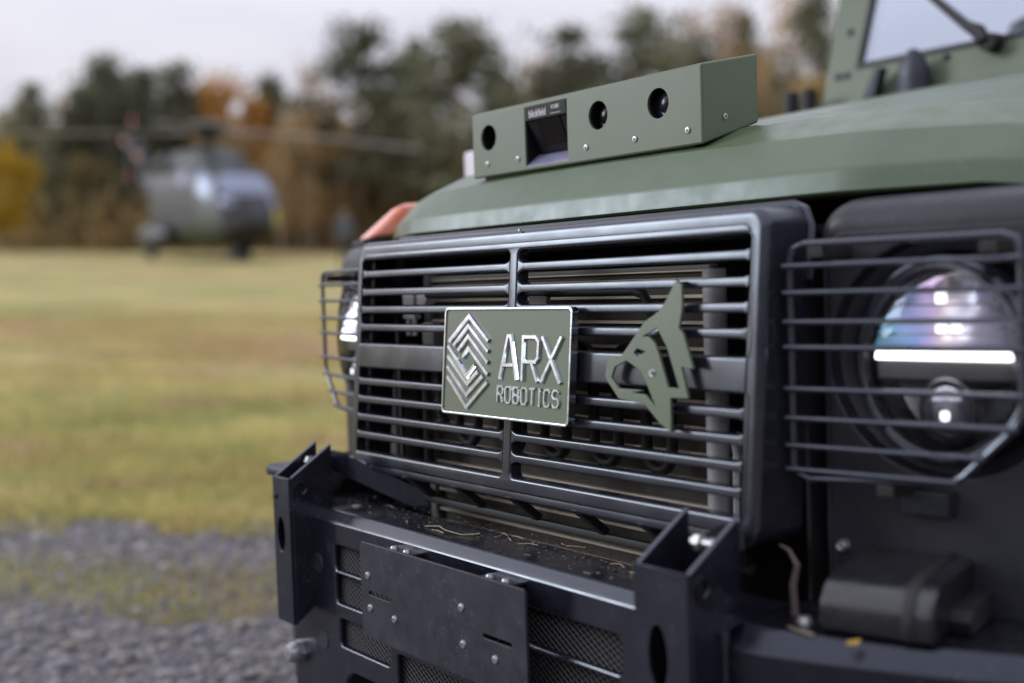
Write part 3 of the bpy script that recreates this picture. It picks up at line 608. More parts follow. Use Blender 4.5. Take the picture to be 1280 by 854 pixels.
# ================================================================== PERSON at the wood's edge
def person():
    J = {'pel': (0, 0, .98, .15, .11), 'wai': (0, 0, 1.15, .145, .10), 'che': (0, .01, 1.36, .185, .12), 'nek': (0, 0, 1.53, .065, .065), 'hd0': (0, -.01, 1.62, .078, .09), 'hd1': (0, -.015, 1.72, .085, .10), 'hd2': (0, 0, 1.80, .05, .06)}
    E = [('pel', 'wai'), ('wai', 'che'), ('che', 'nek'), ('nek', 'hd0'), ('hd0', 'hd1'), ('hd1', 'hd2')]
    for s_, t_ in ((1, 'l'), (-1, 'r')):
        J.update({'sh' + t_: (s_ * .19, 0, 1.45, .07, .07), 'el' + t_: (s_ * .25, .03, 1.17, .05, .05), 'wr' + t_: (s_ * .24, -.05, .93, .036, .036), 'pa' + t_: (s_ * .235, -.07, .85, .04, .025), 'hp' + t_: (s_ * .095, 0, .90, .095, .10), 'kn' + t_: (s_ * .11, -.02, .50, .065, .065), 'an' + t_: (s_ * .12, .02, .10, .045, .05), 'to' + t_: (s_ * .13, -.13, .04, .04, .035)})
        E += [('che', 'sh' + t_), ('sh' + t_, 'el' + t_), ('el' + t_, 'wr' + t_), ('wr' + t_, 'pa' + t_), ('pel', 'hp' + t_), ('hp' + t_, 'kn' + t_), ('kn' + t_, 'an' + t_), ('an' + t_, 'to' + t_)]
        for q in range(4):
            J['f%s%d' % (t_, q)] = (s_ * .235 + (q - 1.5) * .004, -.095 + q * .022, .77 + abs(q - 1.5) * .008, .009, .009); E.append(('pa' + t_, 'f%s%d' % (t_, q)))
        J['th' + t_] = (s_ * .21, -.115, .82, .010, .010); E.append(('pa' + t_, 'th' + t_))
    ks = list(J); me = bpy.data.meshes.new('person'); me.from_pydata([J[k][:3] for k in ks], [(ks.index(a), ks.index(b)) for a, b in E], [])
    o = bpy.data.objects.new('tmp_person', me); COL.objects.link(o); md = o.modifiers.new('s', 'SKIN'); sd = o.modifiers.new('d', 'SUBSURF'); sd.levels = 1; sd.render_levels = 1
    for k, s_ in zip(ks, me.skin_vertices[0].data): s_.radius = J[k][3:]; s_.use_root = (k == 'pel')
    m2 = bpy.data.meshes.new_from_object(o.evaluated_get(bpy.context.evaluated_depsgraph_get())); bpy.data.objects.remove(o)
    for m in (mat('grey blue jacket', (.10, .115, .13), .85), mat('dark trousers', (.035, .038, .045), .85), mat('skin', (.28, .18, .14), .6), mat('dark hair', (.04, .03, .025), .7), mat('dark boots', (.02, .02, .02), .6)): m2.materials.append(m)
    for f in m2.polygons:
        c = f.center
        f.material_index = 3 if c.z > 1.735 or (c.z > 1.64 and c.y > .03) else 2 if c.z > 1.53 or (c.z < .91 and abs(c.x) > .2) else 4 if c.z < .14 else 1 if c.z < .98 else 0
    m2.shade_smooth(); return m2
D = 36.0
e = link('person', person(), None); e.location = ((432 - 640) / LENS_PX * D, D, 0); e.rotation_euler = (0, 0, .5)
tag(e, 'person in grey blue jacket and dark trousers standing on the meadow', 'person')

# ================================================================== VEHICLE
# local frame: x along the front (image right = vehicle's left), y rearwards, z up; origin at the grille centre
XA = Vector((.6043, -.7948, .0550)); YA = Vector((.7961, .6052, 0)); ZA = Vector((-.0333, .0438, .9985)); ORG = Vector((-.0043, 1.5876, .9440))
BASE = .93
veh = empty('military_vehicle'); veh.matrix_world = Matrix(((XA.x, YA.x, ZA.x, 0), (XA.y, YA.y, ZA.y, 0), (XA.z, YA.z, ZA.z, 0), (0, 0, 0, 1)))
veh.location = ORG - ZA * BASE
tag(veh, 'olive green off road military vehicle with black grille and steel bumper, seen close up', 'military vehicle')
def part(mb, name, m, parent=None, **k):
    o = mb.build(name, m, parent or veh, **k)
    if parent is None: o.location = (0, 0, BASE)
    if len(o.data.polygons) > 6 and k.get('smooth', True):
        wn = o.modifiers.new('weighted_normals', 'WEIGHTED_NORMAL'); wn.keep_sharp = True; wn.weight = 90
    return o
def gmap(u, v, w): return (u, .09 * v + w, v)              # the grille leans back a little
def ymap(y0): return lambda u, v, w: (u, y0 + w, v)
GC = .010
def mir(mb_fn, s): return mb_fn(s)
# ---- grille
x0, x1, zt, zb = -.416, .436, .179, -.180
cols = ((-.3975, -.0080), (.0110, .4165)); rowsz = ((.1505, .0205), (-.0185, -.1495))
holes = [rrect(a + .0, b, lo, hi, .007) for a, b in cols for hi, lo in rowsz]
g = MB(); g.add(*sheet([rrect(x0 + .0185, x1 - .0185, zb + .012, zt - .0165, .012)] + holes, .022, .0035, gmap))
lp = []
for d, w_ in ((.0195, .0012), (.010, .0006), (.006, .0013), (.003, .003), (.001, .0055), (0, .009), (0, .075), (.006, .075), (.008, .02)):
    lp.append([gmap(u, v, w_) for u, v in rrect(x0 + d, x1 - d, zb + d * .6, zt - d, max(.020 - d * .5, .006), 5)])
g.loft(lp, True)
grille = part(g, 'grille', M['grille'])
for (a, b) in cols:
    for zc in (.1288, .1002, .0728, .0450, -.0400, -.0680, -.0963, -.1238):
        h = .0055; L = []
        prof = [(-.002, .0125), (.001, .0098), (.004, .0074), (.010, h)]
        up_ = [(a + d, zc + q) for d, q in prof] + [(b - d, zc + q) for d, q in prof[::-1]]; dn = [(u, 2 * zc - v) for u, v in up_[::-1]]
        mb = MB(); mb.add(*sheet([up_ + dn], .019, .0027, lambda u, v, w_: gmap(u, v, w_ + .0006), 3)); part(mb, 'slat', M['grille'], grille)
# raised rim behind the top edge
rim = [gmap(u, v, .070) for u, v in [(x0 - .002, .10), (x0 - .002, zt - .02), (x0 + .006, zt - .003), (x0 + .022, zt + .004), (x1 - .022, zt + .004), (x1 - .006, zt - .003), (x1 + .002, zt - .02), (x1 + .002, .10)]]
part(MB().tube(rim, .0048, 8), 'top_rim', M['grille'], grille)
part(MB().box(.012, .0152, .0135, .0175, .1755, .1785), 'paint_chip', M['bolt'], grille)
# lower apron: slanting struts and a rail
for X in (-.355, -.250, -.120, .008, .143, .262, .372):
    part(MB().hexa([(X - .007, -.016, -.176), (X + .007, -.016, -.176), (X + .009, .030, -.214), (X - .005, .030, -.214), (X - .007, -.008, -.168), (X + .007, -.008, -.168), (X + .009, .038, -.206), (X - .005, .038, -.206)], .002), 'apron_strut', M['rubber'], grille)
part(MB().box(-.37, .39, .028, .040, -.2215, -.2105, .003), 'apron_rail', M['rubber'], grille)
# ---- radiator pack behind the grille
rad = part(MB().box(-.335, .285, .100, .150, -.33, .122), 'radiator', M['fins'])
z = .116; k = 0
while z > -.33:
    o = part(MB().box(-.330, .280, .0925, .1005, z - .0019, z + .0019), 'condenser_tube', M['gold'], rad); z -= .0112 if k % 2 == 0 else .0208; k += 1
part(MB().box(-.330, .280, .092, .100, .1155, .1215, .001), 'top_frame', M['greypart'], rad)
part(MB().box(-.338, -.322, .088, .104, -.30, .124, .002), 'side_frame', M['greypart'], rad)
part(MB().tube([(.306, .072, .116), (.306, .072, -.30)], .0138, 18), 'receiver_tank', M['tank'])
part(MB().tube([(.338, .07, -.10), (.339, .066, -.085), (.346, .064, -.075), (.356, .066, -.078), (.362, .07, -.09)], .0052, 8).tube([(.338, .07, -.10), (.337, .07, -.18)], .0062, 8), 'pale_hose', M['tank'])
tx = (-.211, -.163, -.106, -.056, -.006, .041, .098, .144, .196, .240)
for i in range(0, 10, 2):
    a, b = tx[i], tx[i + 1]; r_ = (b - a) / 2; zc = -.105
    pth = [(a, .062, .0)] + [(a + r_ - r_ * math.cos(q), .062, zc - r_ * math.sin(q) * 1.0) for q in np.linspace(0, math.pi, 9)] + [(b, .062, .0)]
    part(MB().tube(pth, .0072, 10), 'cooling_pipe', M['rubber'])
for i in range(1, 9, 2):
    a, b = tx[i], tx[i + 1]; r_ = (b - a) / 2
    part(MB().tube([(a, .062, -.002)] + [(a + r_ - r_ * math.cos(q), .062, .002 + r_ * math.sin(q) * .8) for q in np.linspace(0, math.pi, 9)] + [(b, .062, -.002)], .0072, 10), 'cooling_pipe', M['rubber'])
part(MB().tube([(-.28, .058, .094), (.190, .055, .092), (.204, .055, .088), (.211, .056, .078), (.216, .058, .060)], .0062, 10), 'coolant_hose', M['rubber'])
part(MB().tube([(-.30, .064, .0), (-.30, .064, -.20)], .008, 10), 'coolant_hose', M['rubber'])
part(MB().tube([(-.265, .064, .01), (-.262, .064, -.09), (-.25, .066, -.11)], .0075, 10), 'coolant_hose', M['rubber'])
part(MB().box(-.345, -.312, .052, .075, .078, .098, .003), 'connector_block', M['tank'])
part(MB().hexa([(-.308, .055, .078), (-.285, .055, .078), (-.285, .075, .078), (-.308, .075, .078), (-.308, .055, .098), (-.270, .055, .098), (-.270, .075, .098), (-.308, .075, .098)], .003), 'connector_block', M['tank'])
part(MB().box(-.352, -.318, .056, .070, .056, .063, .002).tube([(-.34, .06, .06), (-.34, .06, .03)], .004).tube([(-.322, .06, .06), (-.322, .06, .03)], .004), 'bracket', M['tank'])
part(MB().box(-.30, -.265, .056, .078, .015, .052, .006), 'connector_block', M['greypart'])
part(MB().box(-.39, -.352, .075, .095, -.17, .0, .003), 'bracket', M['rubber'])
part(MB().box(-.02, .02, .052, .06, .064, .096, .002), 'bracket', M['greypart'])
part(MB().lathe([(0, -.006), (.006, -.005), (.007, 0), (.007, .01)], 12, (.375, .06, .045), 'Y'), 'bolt', M['bolt'])
part(MB().box(-.60, .62, .30, .31, -.60, .262), 'firewall', M['dark'])
part(MB().box(-.42, .436, .10, .30, .150, .16), 'lock_carrier', M['dark'])
for s_ in (-.412, .428): part(MB().box(s_ - .003, s_ + .003, .082, .30, -.60, .16), 'side_baffle', M['dark'])
# ---- name plate on the grille
PW = -.016
def pm(u, v, w_): return gmap(u, v, w_ + PW)
plate = part(MB().add(*sheet([rrect(-.1285, .1470, -.0700, .0742, .006)], .006, .0012, pm)), 'name_plate', M['green_box'])
plate['label'] = 'sage green plate with chrome rim and raised chrome lettering'
mb = MB(); mb.add(*sheet([rrect(-.1300, .1485, -.0715, .0757, .0075), rrect(-.1268, .1453, -.0683, .0725, .0045)], .0115, .0007, lambda u, v, w_: pm(u, v, w_ - .0022))); part(mb, 'chrome_rim', M['chrome'], plate)
part(MB().box(-.10, .12, .004, .0065, -.05, .05), 'plate_bracket', M['rubber'], plate)
CH = [[[-.1164, .0288], [-.0703, .0642], [-.0231, .0310]], [[-.1047, .0236], [-.0707, .0515], [-.0228, .0170]], [[-.0930, .0166], [-.0698, .0372], [-.0227, .0022]], [[-.0813, .0078], [-.0687, .0211], [-.0217, -.0135]],
      [[-.1176, .0224], [-.0693, -.0169], [-.0526, -.0020]], [[-.1182, .0086], [-.0695, -.0276], [-.0445, -.0100]], [[-.1179, -.0060], [-.0700, -.0428], [-.0335, -.0158]], [[-.1170, -.0197], [-.0689, -.0598], [-.0225, -.0241]]]
for c in CH: mb = MB(); ribbon(mb, c, .0070, .0034, pm); part(mb, 'emblem_stroke', M['chrome'], plate, smooth=False)
BIG = {'A': [[[.0049, -.0183], [.0205, .0385], [.0262, .0385], [.0412, -.0184]], [[.0108, .0003], [.0355, .0008]]],
       'R': [[[.0534, -.0187], [.0533, .0375], [.0787, .0378], [.0850, .0324], [.0846, .0118], [.0790, .0062], [.0552, .0059]], [[.0715, .0060], [.0848, -.0189]]],
       'X': [[[.0925, .0385], [.1298, -.0189]], [[.1303, .0391], [.0919, -.0190]]]}
for ch, st_ in BIG.items():
    mb = MB()
    for q in st_: ribbon(mb, q, .0062, .0034, pm)
    part(mb, 'letter', M['chrome'], plate, smooth=False)
SM = {'R': [[(0, 0), (0, 1), (.8, 1), (1, .85), (1, .62), (.8, .48), (0, .48)], [(.55, .48), (1, 0)]], 'O': [[(.2, 0), (0, .2), (0, .8), (.2, 1), (.8, 1), (1, .8), (1, .2), (.8, 0), (.2, 0)]],
      'B': [[(0, 0), (0, 1), (.8, 1), (1, .85), (1, .65), (.8, .52), (1, .36), (1, .15), (.8, 0), (0, 0)], [(0, .52), (.8, .52)]], 'T': [[(0, 1), (1, 1)], [(.5, 1), (.5, 0)]], 'I': [[(.25, 1), (.75, 1)], [(.5, 1), (.5, 0)], [(.25, 0), (.75, 0)]],
      'C': [[(1, .8), (.8, 1), (.2, 1), (0, .8), (0, .2), (.2, 0), (.8, 0), (1, .2)]], 'S': [[(1, .85), (.8, 1), (.2, 1), (0, .82), (0, .64), (.2, .52), (.8, .5), (1, .36), (1, .16), (.8, 0), (.2, 0), (0, .15)]]}
xx = .0010
for ch in 'ROBOTICS':
    wd = .0118 if ch != 'I' else .008; mb = MB()
    for q in SM[ch]: ribbon(mb, [(xx + u * wd, -.0485 + v * .0205) for u, v in q], .0035, .0026, pm)
    part(mb, 'letter', M['chrome'], plate, smooth=False); xx += wd + .0052
# ---- dog head emblem
DOG = [[.3218, .1049], [.3302, .0983], [.3324, .0730], [.3285, .0514], [.3353, .0456], [.3527, .0072], [.3348, .0087], [.3469, -.0254], [.3197, -.0263], [.3226, -.0645], [.3046, -.0556], [.2786, -.0357], [.2347, -.0316], [.2116, -.0103], [.2096, -.0059], [.2136, .0135], [.2368, .0187], [.2477, .0301], [.2630, .0469], [.2735, .0579], [.2978, .0709], [.3064, .0816]]
DH = [[[.2206, -.0072], [.2259, .0049], [.2454, .0129], [.2709, .0017], [.2788, -.0096], [.2968, -.0372], [.2786, -.0244], [.2556, -.0235], [.2752, -.0202], [.2340, -.0198]],
      [[.2697, .0408], [.2942, .0509], [.2985, .0455], [.3107, .0303], [.3325, -.0152], [.3155, -.0148], [.2989, .0214], [.2911, .0346], [.2801, .0414]], [[.2572, .0225], [.2624, .0275], [.2769, .0241], [.2646, .0177]]]
dog = part(MB().add(*sheet([DOG] + DH, .004, .0005, lambda u, v, w_: pm(u, v, w_ + .001))), 'emblem', M['green_box'])
dog['label'] = 'flat green emblem cut out as an angular dog head'
part(MB().lathe([(0, -.0035), (.0022, -.0035), (.0022, -.001), (.0046, -.0012), (.0054, .001)], 16, (.2892, -.015, .0006), 'Y'), 'screw', M['bolt'], dog)
for zc in (.0995, -.0600): part(MB().box(.318, .3245, -.012 + .09 * zc, .003 + .09 * zc, zc - .003, zc + .003), 'standoff', M['rubber'], dog)
# ---- hood
HS = .184
def hood_y(X): d = max(0, abs(X - GC) - .43); return .120 + d * .42
def hood_prof(X):
    yf = hood_y(X); P = [(yf + .03, .190), (yf + .004, .1925), (yf, .1955), (yf + .0015, .200), (yf + .005, .2165), (yf + .008, .2205), (yf + .0095, .2225), (yf + .046, .2555), (yf + .049, .2573), (yf + .118, .2865), (yf + .122, .2880), (yf + .132, .2900)]
    y1 = yf + .132; z1 = .2900
    return P + [(y, z1 + (y - y1) * .182) for y in (.45, .6, .8, 1.1, 1.40)] + [(1.405, z1 + (1.40 - y1) * .182 - .03)]
sx = [-.625, -.622, -.612, -.595, -.56, -.50, -.46, -.42, -.3, -.15, 0, .15, .3, .44, .48, .52, .58, .615, .632, .642, .645]
mb = MB(); lo = []
for X in sx:
    e = abs(X - GC); drop = 0 if e < .59 else ((e - .59) / .045) ** 2.2 * .05
    crown_ = .013 * max(0., 1 - (e / .60) ** 2)
    lo.append([(X, y, max(zz + crown_ * min(1., max(0., (zz - .215) / .035)) - drop, .186 + max(0, (y - .3)) * .12)) for y, zz in hood_prof(X)])
mb.loft(lo, False)
# side skirts
for i in (0, -1):
    l = lo[i]; s2 = [(p_[0], p_[1], min(p_[2], .196 + max(0, p_[1] - .2) * .12)) for p_ in l]; mb.loft([l, s2] if i else [s2, l], False)
hood = part(mb, 'hood', M['green'], ang=25)
# cowl knobs and washer nozzle near the windscreen
for X in (-.705, -.650): part(MB().lathe([(.018, .50), (.019, .553), (.014, .560), (0, .560)], 14, (X, 1.44, 0), 'Z'), 'rubber_stop', M['rubber'])
part(MB().lathe([(.045, .44), (.043, .55), (.033, .585), (.012, .612), (0, .615)], 16, (-.375, 1.47, 0), 'Z', (1, .6)), 'cowl_vent', M['plate_black'])
# ---- sensor box on the hood
bx0, bx1 = -.306, .200
pf = [(.1715, .2755), (.1715, .3785), (.278, .4000), (.278, .3090)]
bm = bmesh.new(); a = [bm.verts.new((bx0, y, z)) for y, z in pf]; b = [bm.verts.new((bx1, y, z)) for y, z in pf]
bm.faces.new(a); bm.faces.new(b[::-1])
ff = [bm.faces.new((a[i], b[i], b[(i + 1) % 4], a[(i + 1) % 4])) for i in range(4)]
bmesh.ops.recalc_face_normals(bm, faces=bm.faces[:]); bmesh.ops.bevel(bm, geom=bm.edges[:], offset=.0035, segments=3, profile=.5, affect='EDGES')
fr = [f for f in bm.faces if abs(f.normal.y + 1) < .01 and f.calc_area() > .02]; bmesh.ops.delete(bm, geom=fr, context='FACES')
sb = MB(); sb.bm(bm)
LX0, LX1, LZ0, LZ1 = -.168, -.068, .2830, .3785 - .0035
front = rrect(bx0 + .0034, bx1 - .0034, .2789, .3751, .0006, 2)
lh = [(LX0, LZ0), (LX1, LZ0), (LX1, LZ1 - .0032), (LX0, LZ1 - .0032)]
camh = [(-.2615, .3375), (-.0005, .3385), (.1195, .3385)]
sb.add(*sheet([front, lh] + [circ(x, z_, .0200, 32) for x, z_ in camh], .004, .0002, ymap(.1714)))
box = part(sb, 'sensor_box', M['green_box']); box['label'] = 'long sage green box with three round lens openings and a recessed black sensor'
part(MB().hexa([(bx0 + .014, .186, .252), (bx1 - .03, .186, .252), (bx1 - .03, .270, .284), (bx0 + .014, .270, .284), (bx0 + .014, .184, .2795), (bx1 - .03, .184, .2795), (bx1 - .03, .270, .312), (bx0 + .014, .270, .312)], .001), 'base_tray', M['green'], box)
for i, (x, z_) in enumerate(camh):
    l = part(MB().lathe([(.0200, .0041), (.0200, .044), (0, .044)], 32, (x, .1714, z_), 'Y'), 'lens_tube', M['lidar'], box)
    part(MB().lathe([(.0196, .016), (.0190, .011), (.0165, .0098), (.0158, .0145), (.0125, .0150), (.0118, .0115), (.006, .0092), (0, .0086)] if i else [(.0196, .036), (.012, .034), (0, .032)], 32, (x + (.0015 if i else 0), .1714, z_), 'Y'), 'camera_lens', M['lens_black'] if i < 2 else M['lens_blue'], box)
# recess with the scanning sensor
part(MB().box(LX0 - .003, LX0, .1756, .228, LZ0 - .001, LZ1).box(LX1, LX1 + .003, .1756, .228, LZ0 - .001, LZ1).box(LX0, LX1, .226, .229, LZ0, LZ1), 'recess_wall', M['lidar'], box)
lid = part(MB().hexa([(LX0 + .012, .193, LZ0 + .020), (LX1 - .001, .193, LZ0 + .020), (LX1 - .001, .225, LZ0 + .020), (LX0 + .012, .225, LZ0 + .020), (LX0 + .0015, .174, LZ1 - .024), (LX1 - .001, .174, LZ1 - .024), (LX1 - .001, .225, LZ1 - .005), (LX0 + .0015, .225, LZ1 - .005)], .001).box(LX0 + .0015, LX1 - .001, .1702, .20, LZ1 - .0245, LZ1 - .0036, .001), 'scanner', M['lidar'], box)
def lidface(u, v): # point on the slanted face; v 0 bottom .. 1 top
    y = .193 + (.174 - .193) * v; z_ = LZ0 + .020 + (LZ1 - .024 - LZ0 - .020) * v; return y, z_
ya, za = lidface(0, .22); yb, zb_ = lidface(0, .985)
mb = MB(); mb.hexa([(LX0 + .024, ya - .0012, za), (LX1 - .020, ya - .0012, za), (LX1 - .020, ya + .003, za), (LX0 + .024, ya + .003, za), (LX0 + .024, yb - .0012, zb_), (LX1 - .020, yb - .0012, zb_), (LX1 - .020, yb + .003, zb_), (LX0 + .024, yb + .003, zb_)]); part(mb, 'scanner_window', M['lidar_win'], box)
mb = MB(); mb.hexa([(LX0, .1722, LZ0 - .003), (LX1, .1722, LZ0 - .003), (LX1, .224, LZ0 + .003), (LX0, .224, LZ0 + .003), (LX0, .1722, LZ0 + .0005), (LX1, .1722, LZ0 + .0005), (LX1, .198, LZ0 + .019), (LX0, .198, LZ0 + .019)]); part(mb, 'recess_floor', M['tray'], box)
def text(body, size, x, y, z_, m, parent, name, sx_=1.0):
    cu = bpy.data.curves.new('t', 'FONT'); cu.body = body; cu.size = size; cu.extrude = .0002; ob = bpy.data.objects.new('t', cu); COL.objects.link(ob)
    me = bpy.data.meshes.new_from_object(ob.evaluated_get(bpy.context.evaluated_depsgraph_get())); bpy.data.objects.remove(ob)
    for v in me.vertices: v.co = Vector((x + v.co.x * sx_, y - v.co.z, z_ + v.co.y))
    return link(name, me, m, parent)
text('blickfeld', .0158, LX0 + .0125, .1699, LZ1 - .0205, M['white_print'], box, 'lettering', .78)
text('CUBE', .0075, LX0 + .0655, .1699, LZ1 - .0135, M['white_print'], box, 'lettering')
part(MB().box(LX0 + .064, LX0 + .087, .1698, .1703, LZ1 - .0205, LZ1 - .0199), 'lettering_line', M['white_print'], box)
for X in (-.2656, -.1864, -.0273, .0739, .1733): part(MB().lathe([(0, -.0005), (.0016, -.0005), (.0018, -.002), (.0040, -.0016), (.0044, .001)], 14, (X, .1714, .2965), 'Y'), 'screw', M['bolt'], box)
part(MB().lathe([(0, .0005), (.0016, .0005), (.0018, .002), (.0040, .0016), (.0044, -.001)], 14, (bx1, .212, .313), 'X'), 'screw', M['bolt'], box)
part(MB().box(-.800, -.745, .50, .525, .235, .385, .006).tube([(-.77, .515, .24), (-.76, .52, .17)], .008), 'fender_mirror', M['pale'])
# ---- fenders, lamps, guards
def fender(s):
    fx = (lambda u: u) if s > 0 else (lambda u: 2 * GC - u)
    X0, X1, Z0, Z1 = .4395, .720, -.62, .187; yf = .082; mb = MB()
    SW = .20
    fm = lambda u, v, w_: (fx(u), yf + w_, v)
    mb.add(*sheet([rrect(X0 + .026, X1 - .05, Z0 + .026, Z1 - .036, .02), circ(.598, .0185, .122 if s > 0 else .122, 40)] if False else [rrect(X0 + .016, X1 - .012, Z0 + .026, Z1 - .036, .02), circ(.580, .0185, .122, 44)], .012, .004, fm))
    lp = []
    for d, w_ in ((1.0, .001), (.72, .0012), (.45, .006), (.22, .015), (.07, .030), (0, .050), (0, 1.0)):
        dt = d * .038; dl = d * .017; dr = d * .015
        lp.append([fm(u, v + (w_ - .05) * .10 * (w_ > .05 and v > 0), w_) for u, v in rrect(X0 + dl, X1 - dr, Z0 + dt, Z1 - dt, .034 - d * .012, 6)])
    mb.loft(lp, True)
    f = part(mb, 'fender', M['paint_black'])
    # bucket
    swept = [f]
    part(MB().lathe([(.122, .006), (.119, .013), (.108, .019), (.104, .024), (.103, .10), (0, .10)], 44, (fx(.580), yf, .0185), 'Y'), 'lamp_bucket', M['paint_black'], f)
    lx, lz, ly = fx(.589), .0165, .064
    lamp = part(MB().lathe([(.101, .030), (.104, .010), (.1035, -.004), (.099, -.0075), (.094, -.006), (.0915, .002), (.0915, .02)], 48, (lx, ly, lz), 'Y'), 'headlamp', M['steel_black'])
    part(MB().lathe([(.0955, -.0072), (.0935, -.0092), (.0912, -.0072), (.0912, -.004)], 48, (lx, ly, lz), 'Y'), 'lamp_ring', M['ring'], lamp)
    part(MB().lathe([(.0910, -.002), (.082, -.012), (.062, -.020), (.035, -.0245), (0, -.026)], 40, (lx, ly, lz), 'Y'), 'lamp_glass', M['glass'], lamp)
    part(MB().lathe([(.0912, .01), (.088, .04), (.06, .06), (0, .066)], 40, (lx, ly, lz), 'Y'), 'lamp_bowl', M['bowl'], lamp)
    # upper reflector: stacked curved steps
    mb = MB(); N_ = 5
    for i in range(N_):
        za_, zb2 = .012 + i * .0145, .012 + (i + 1) * .0145 - .0018
        ra = math.sqrt(max(.083 ** 2 - za_ ** 2, .0001)); rb = math.sqrt(max(.083 ** 2 - min(zb2, .0815) ** 2, .0001))
        l0 = []; l1 = []
        for q in np.linspace(-1, 1, 17):
            l0.append((lx + ra * q, ly + .008 + i * .003 - .012 * q * q, lz + za_)); l1.append((lx + rb * q, ly + .0135 + i * .003 - .012 * q * q, lz + zb2))
        mb.loft([l0, l1], False)
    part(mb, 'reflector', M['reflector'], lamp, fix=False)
    part(MB().hexa([(lx - .080, ly - .006, lz + .0005), (lx + .078, ly - .006, lz + .0005), (lx + .078, ly + .004, lz + .0005), (lx - .080, ly + .004, lz + .0005), (lx - .078, ly - .006, lz + .0110), (lx + .074, ly - .006, lz + .0110), (lx + .074, ly + .004, lz + .0110), (lx - .078, ly + .004, lz + .0110)], .002), 'light_bar', M['led'], lamp)
    for dx, dz in ((-.006, .062), (-.006, .033), (.011, .033)): part(MB().box(lx + dx - .006, lx + dx + .006, ly + .004, ly + .008, lz + dz - .006, lz + dz + .006, .001), 'led_glint_spot', M['led_glint'], lamp)
    part(MB().box(lx + .005, lx + .014, ly - .014, ly - .012, lz - .058, lz - .049, .002), 'led_glint_spot', M['led_glint'], lamp)  # glowing chip stands in for a pale glint, not a lamp element
    part(MB().box(lx - .084, lx + .084, ly + .004, ly + .03, lz - .020, lz + .0, .002), 'divider', M['bowl'], lamp)
    part(MB().lathe([(.034, .012), (.033, -.001), (.031, -.003), (.0285, .0), (.0275, .004), (0, .004)], 28, (lx, ly + .004, lz - .050), 'Y'), 'projector_ring', M['bowl'], lamp)
    part(MB().lathe([(.0275, .003), (.023, -.006), (.014, -.012), (0, -.0145)], 28, (lx, ly + .004, lz - .050), 'Y'), 'projector_lens', M['projector'], lamp)
    # guard of welded wire
    gy = .037
    gx0, gx1 = (.4457, .6770) if s > 0 else (.4457, .690)
    ct = [(gx0, .122), (gx0 + .004, .133), (gx0 + .016, .1375), (gx1 - .016, .1375), (gx1 - .004, .133), (gx1, .122), (gx1, -.030), (gx1 - .008, -.045), (gx1 - .055, -.093), (gx1 - .068, -.1005), (gx0 + .018, -.1080), (gx0 + .006, -.103), (gx0, -.094)]
    gd = part(MB().tube([(fx(u), gy, v) for u, v in ct], .0036, 8, True), 'lamp_guard', M['wire'])
    for z_ in (.115, .087, .0565, .030, -.0135, -.0445, -.0735, -.0985):
        xe = gx1 if z_ > -.03 else gx1 - .008 - (-.045 - z_) * .98 if z_ > -.093 else gx1 - .062
        part(MB().tube([(fx(gx0 - .004), gy - .0055, z_), (fx(xe + .004), gy - .0055, z_)], .0031, 8), 'guard_bar', M['wire'], gd)
    for u, v in ((gx0 + .030, .130), (gx1 - .028, .128), (gx0 + .1, -.112)):
        part(MB().box(fx(u) - .009, fx(u) + .009, gy - .003, yf + .01, v - .008, v + .005, .002), 'guard_clip', M['rubber'], gd)
    part(MB().box(fx(.566) - .024, fx(.566) + .024, yf - .016, yf + .004, -.142, -.116, .004), 'guard_latch', M['plate_black'], gd)
    def narrow(o):
        for v in o.data.vertices: v.co.x = lx + (v.co.x - lx) * .84
        for c in o.children: narrow(c)
    narrow(lamp)
    def sweep(o):
        for v in o.data.vertices: v.co.y += SW * (abs(v.co.x - GC) - .43) * max(0., 1 - max(0., v.co.y - .12) / .5)
        for c in o.children: sweep(c)
    for o in (f, lamp, gd): sweep(o)
    # turn signal on top of the fender
    a, b = sorted((fx(.640), fx(.735)))
    i_, o_ = fx(.648), fx(.712)
    mb = MB(); mb.hexa([(i_, .158, .196), (o_, .172, .196), (o_, .44, .215), (i_, .44, .215), (i_, .236, .262), (fx(.700), .25, .258), (fx(.700), .42, .274), (i_, .42, .278)], .010, 3); ts = part(mb, 'turn_signal', M['orange'])
    part(MB().hexa([(i_, .152, .184), (fx(.716), .166, .184), (fx(.716), .45, .205), (i_, .45, .205), (i_, .152, .195), (fx(.716), .166, .195), (fx(.716), .45, .216), (i_, .45, .216)], .003), 'signal_base', M['rubber'], ts)
    # wheel behind the fender
    wx = fx(.62)
    wh = part(MB().lathe([(.20, -.12), (.33, -.13), (.375, -.11), (.385, -.05), (.385, .05), (.375, .11), (.33, .13), (.20, .12)], 40, (wx, .62, -.545), 'X'), 'wheel', M['rubber'])
    part(MB().lathe([(0, -.05), (.10, -.04), (.12, -.02), (.19, -.05), (.205, -.11), (.205, .11), (.19, .05), (0, .05)], 30, (wx, .62, -.545), 'X'), 'rim', M['plate_black'], wh)
fender(1); fender(-1)
part(MB().lathe([(0, -.006), (.005, -.005), (.0075, -.001), (.0075, .004)], 12, (.470, .085, -.185), 'Y'), 'bolt', M['bolt'])
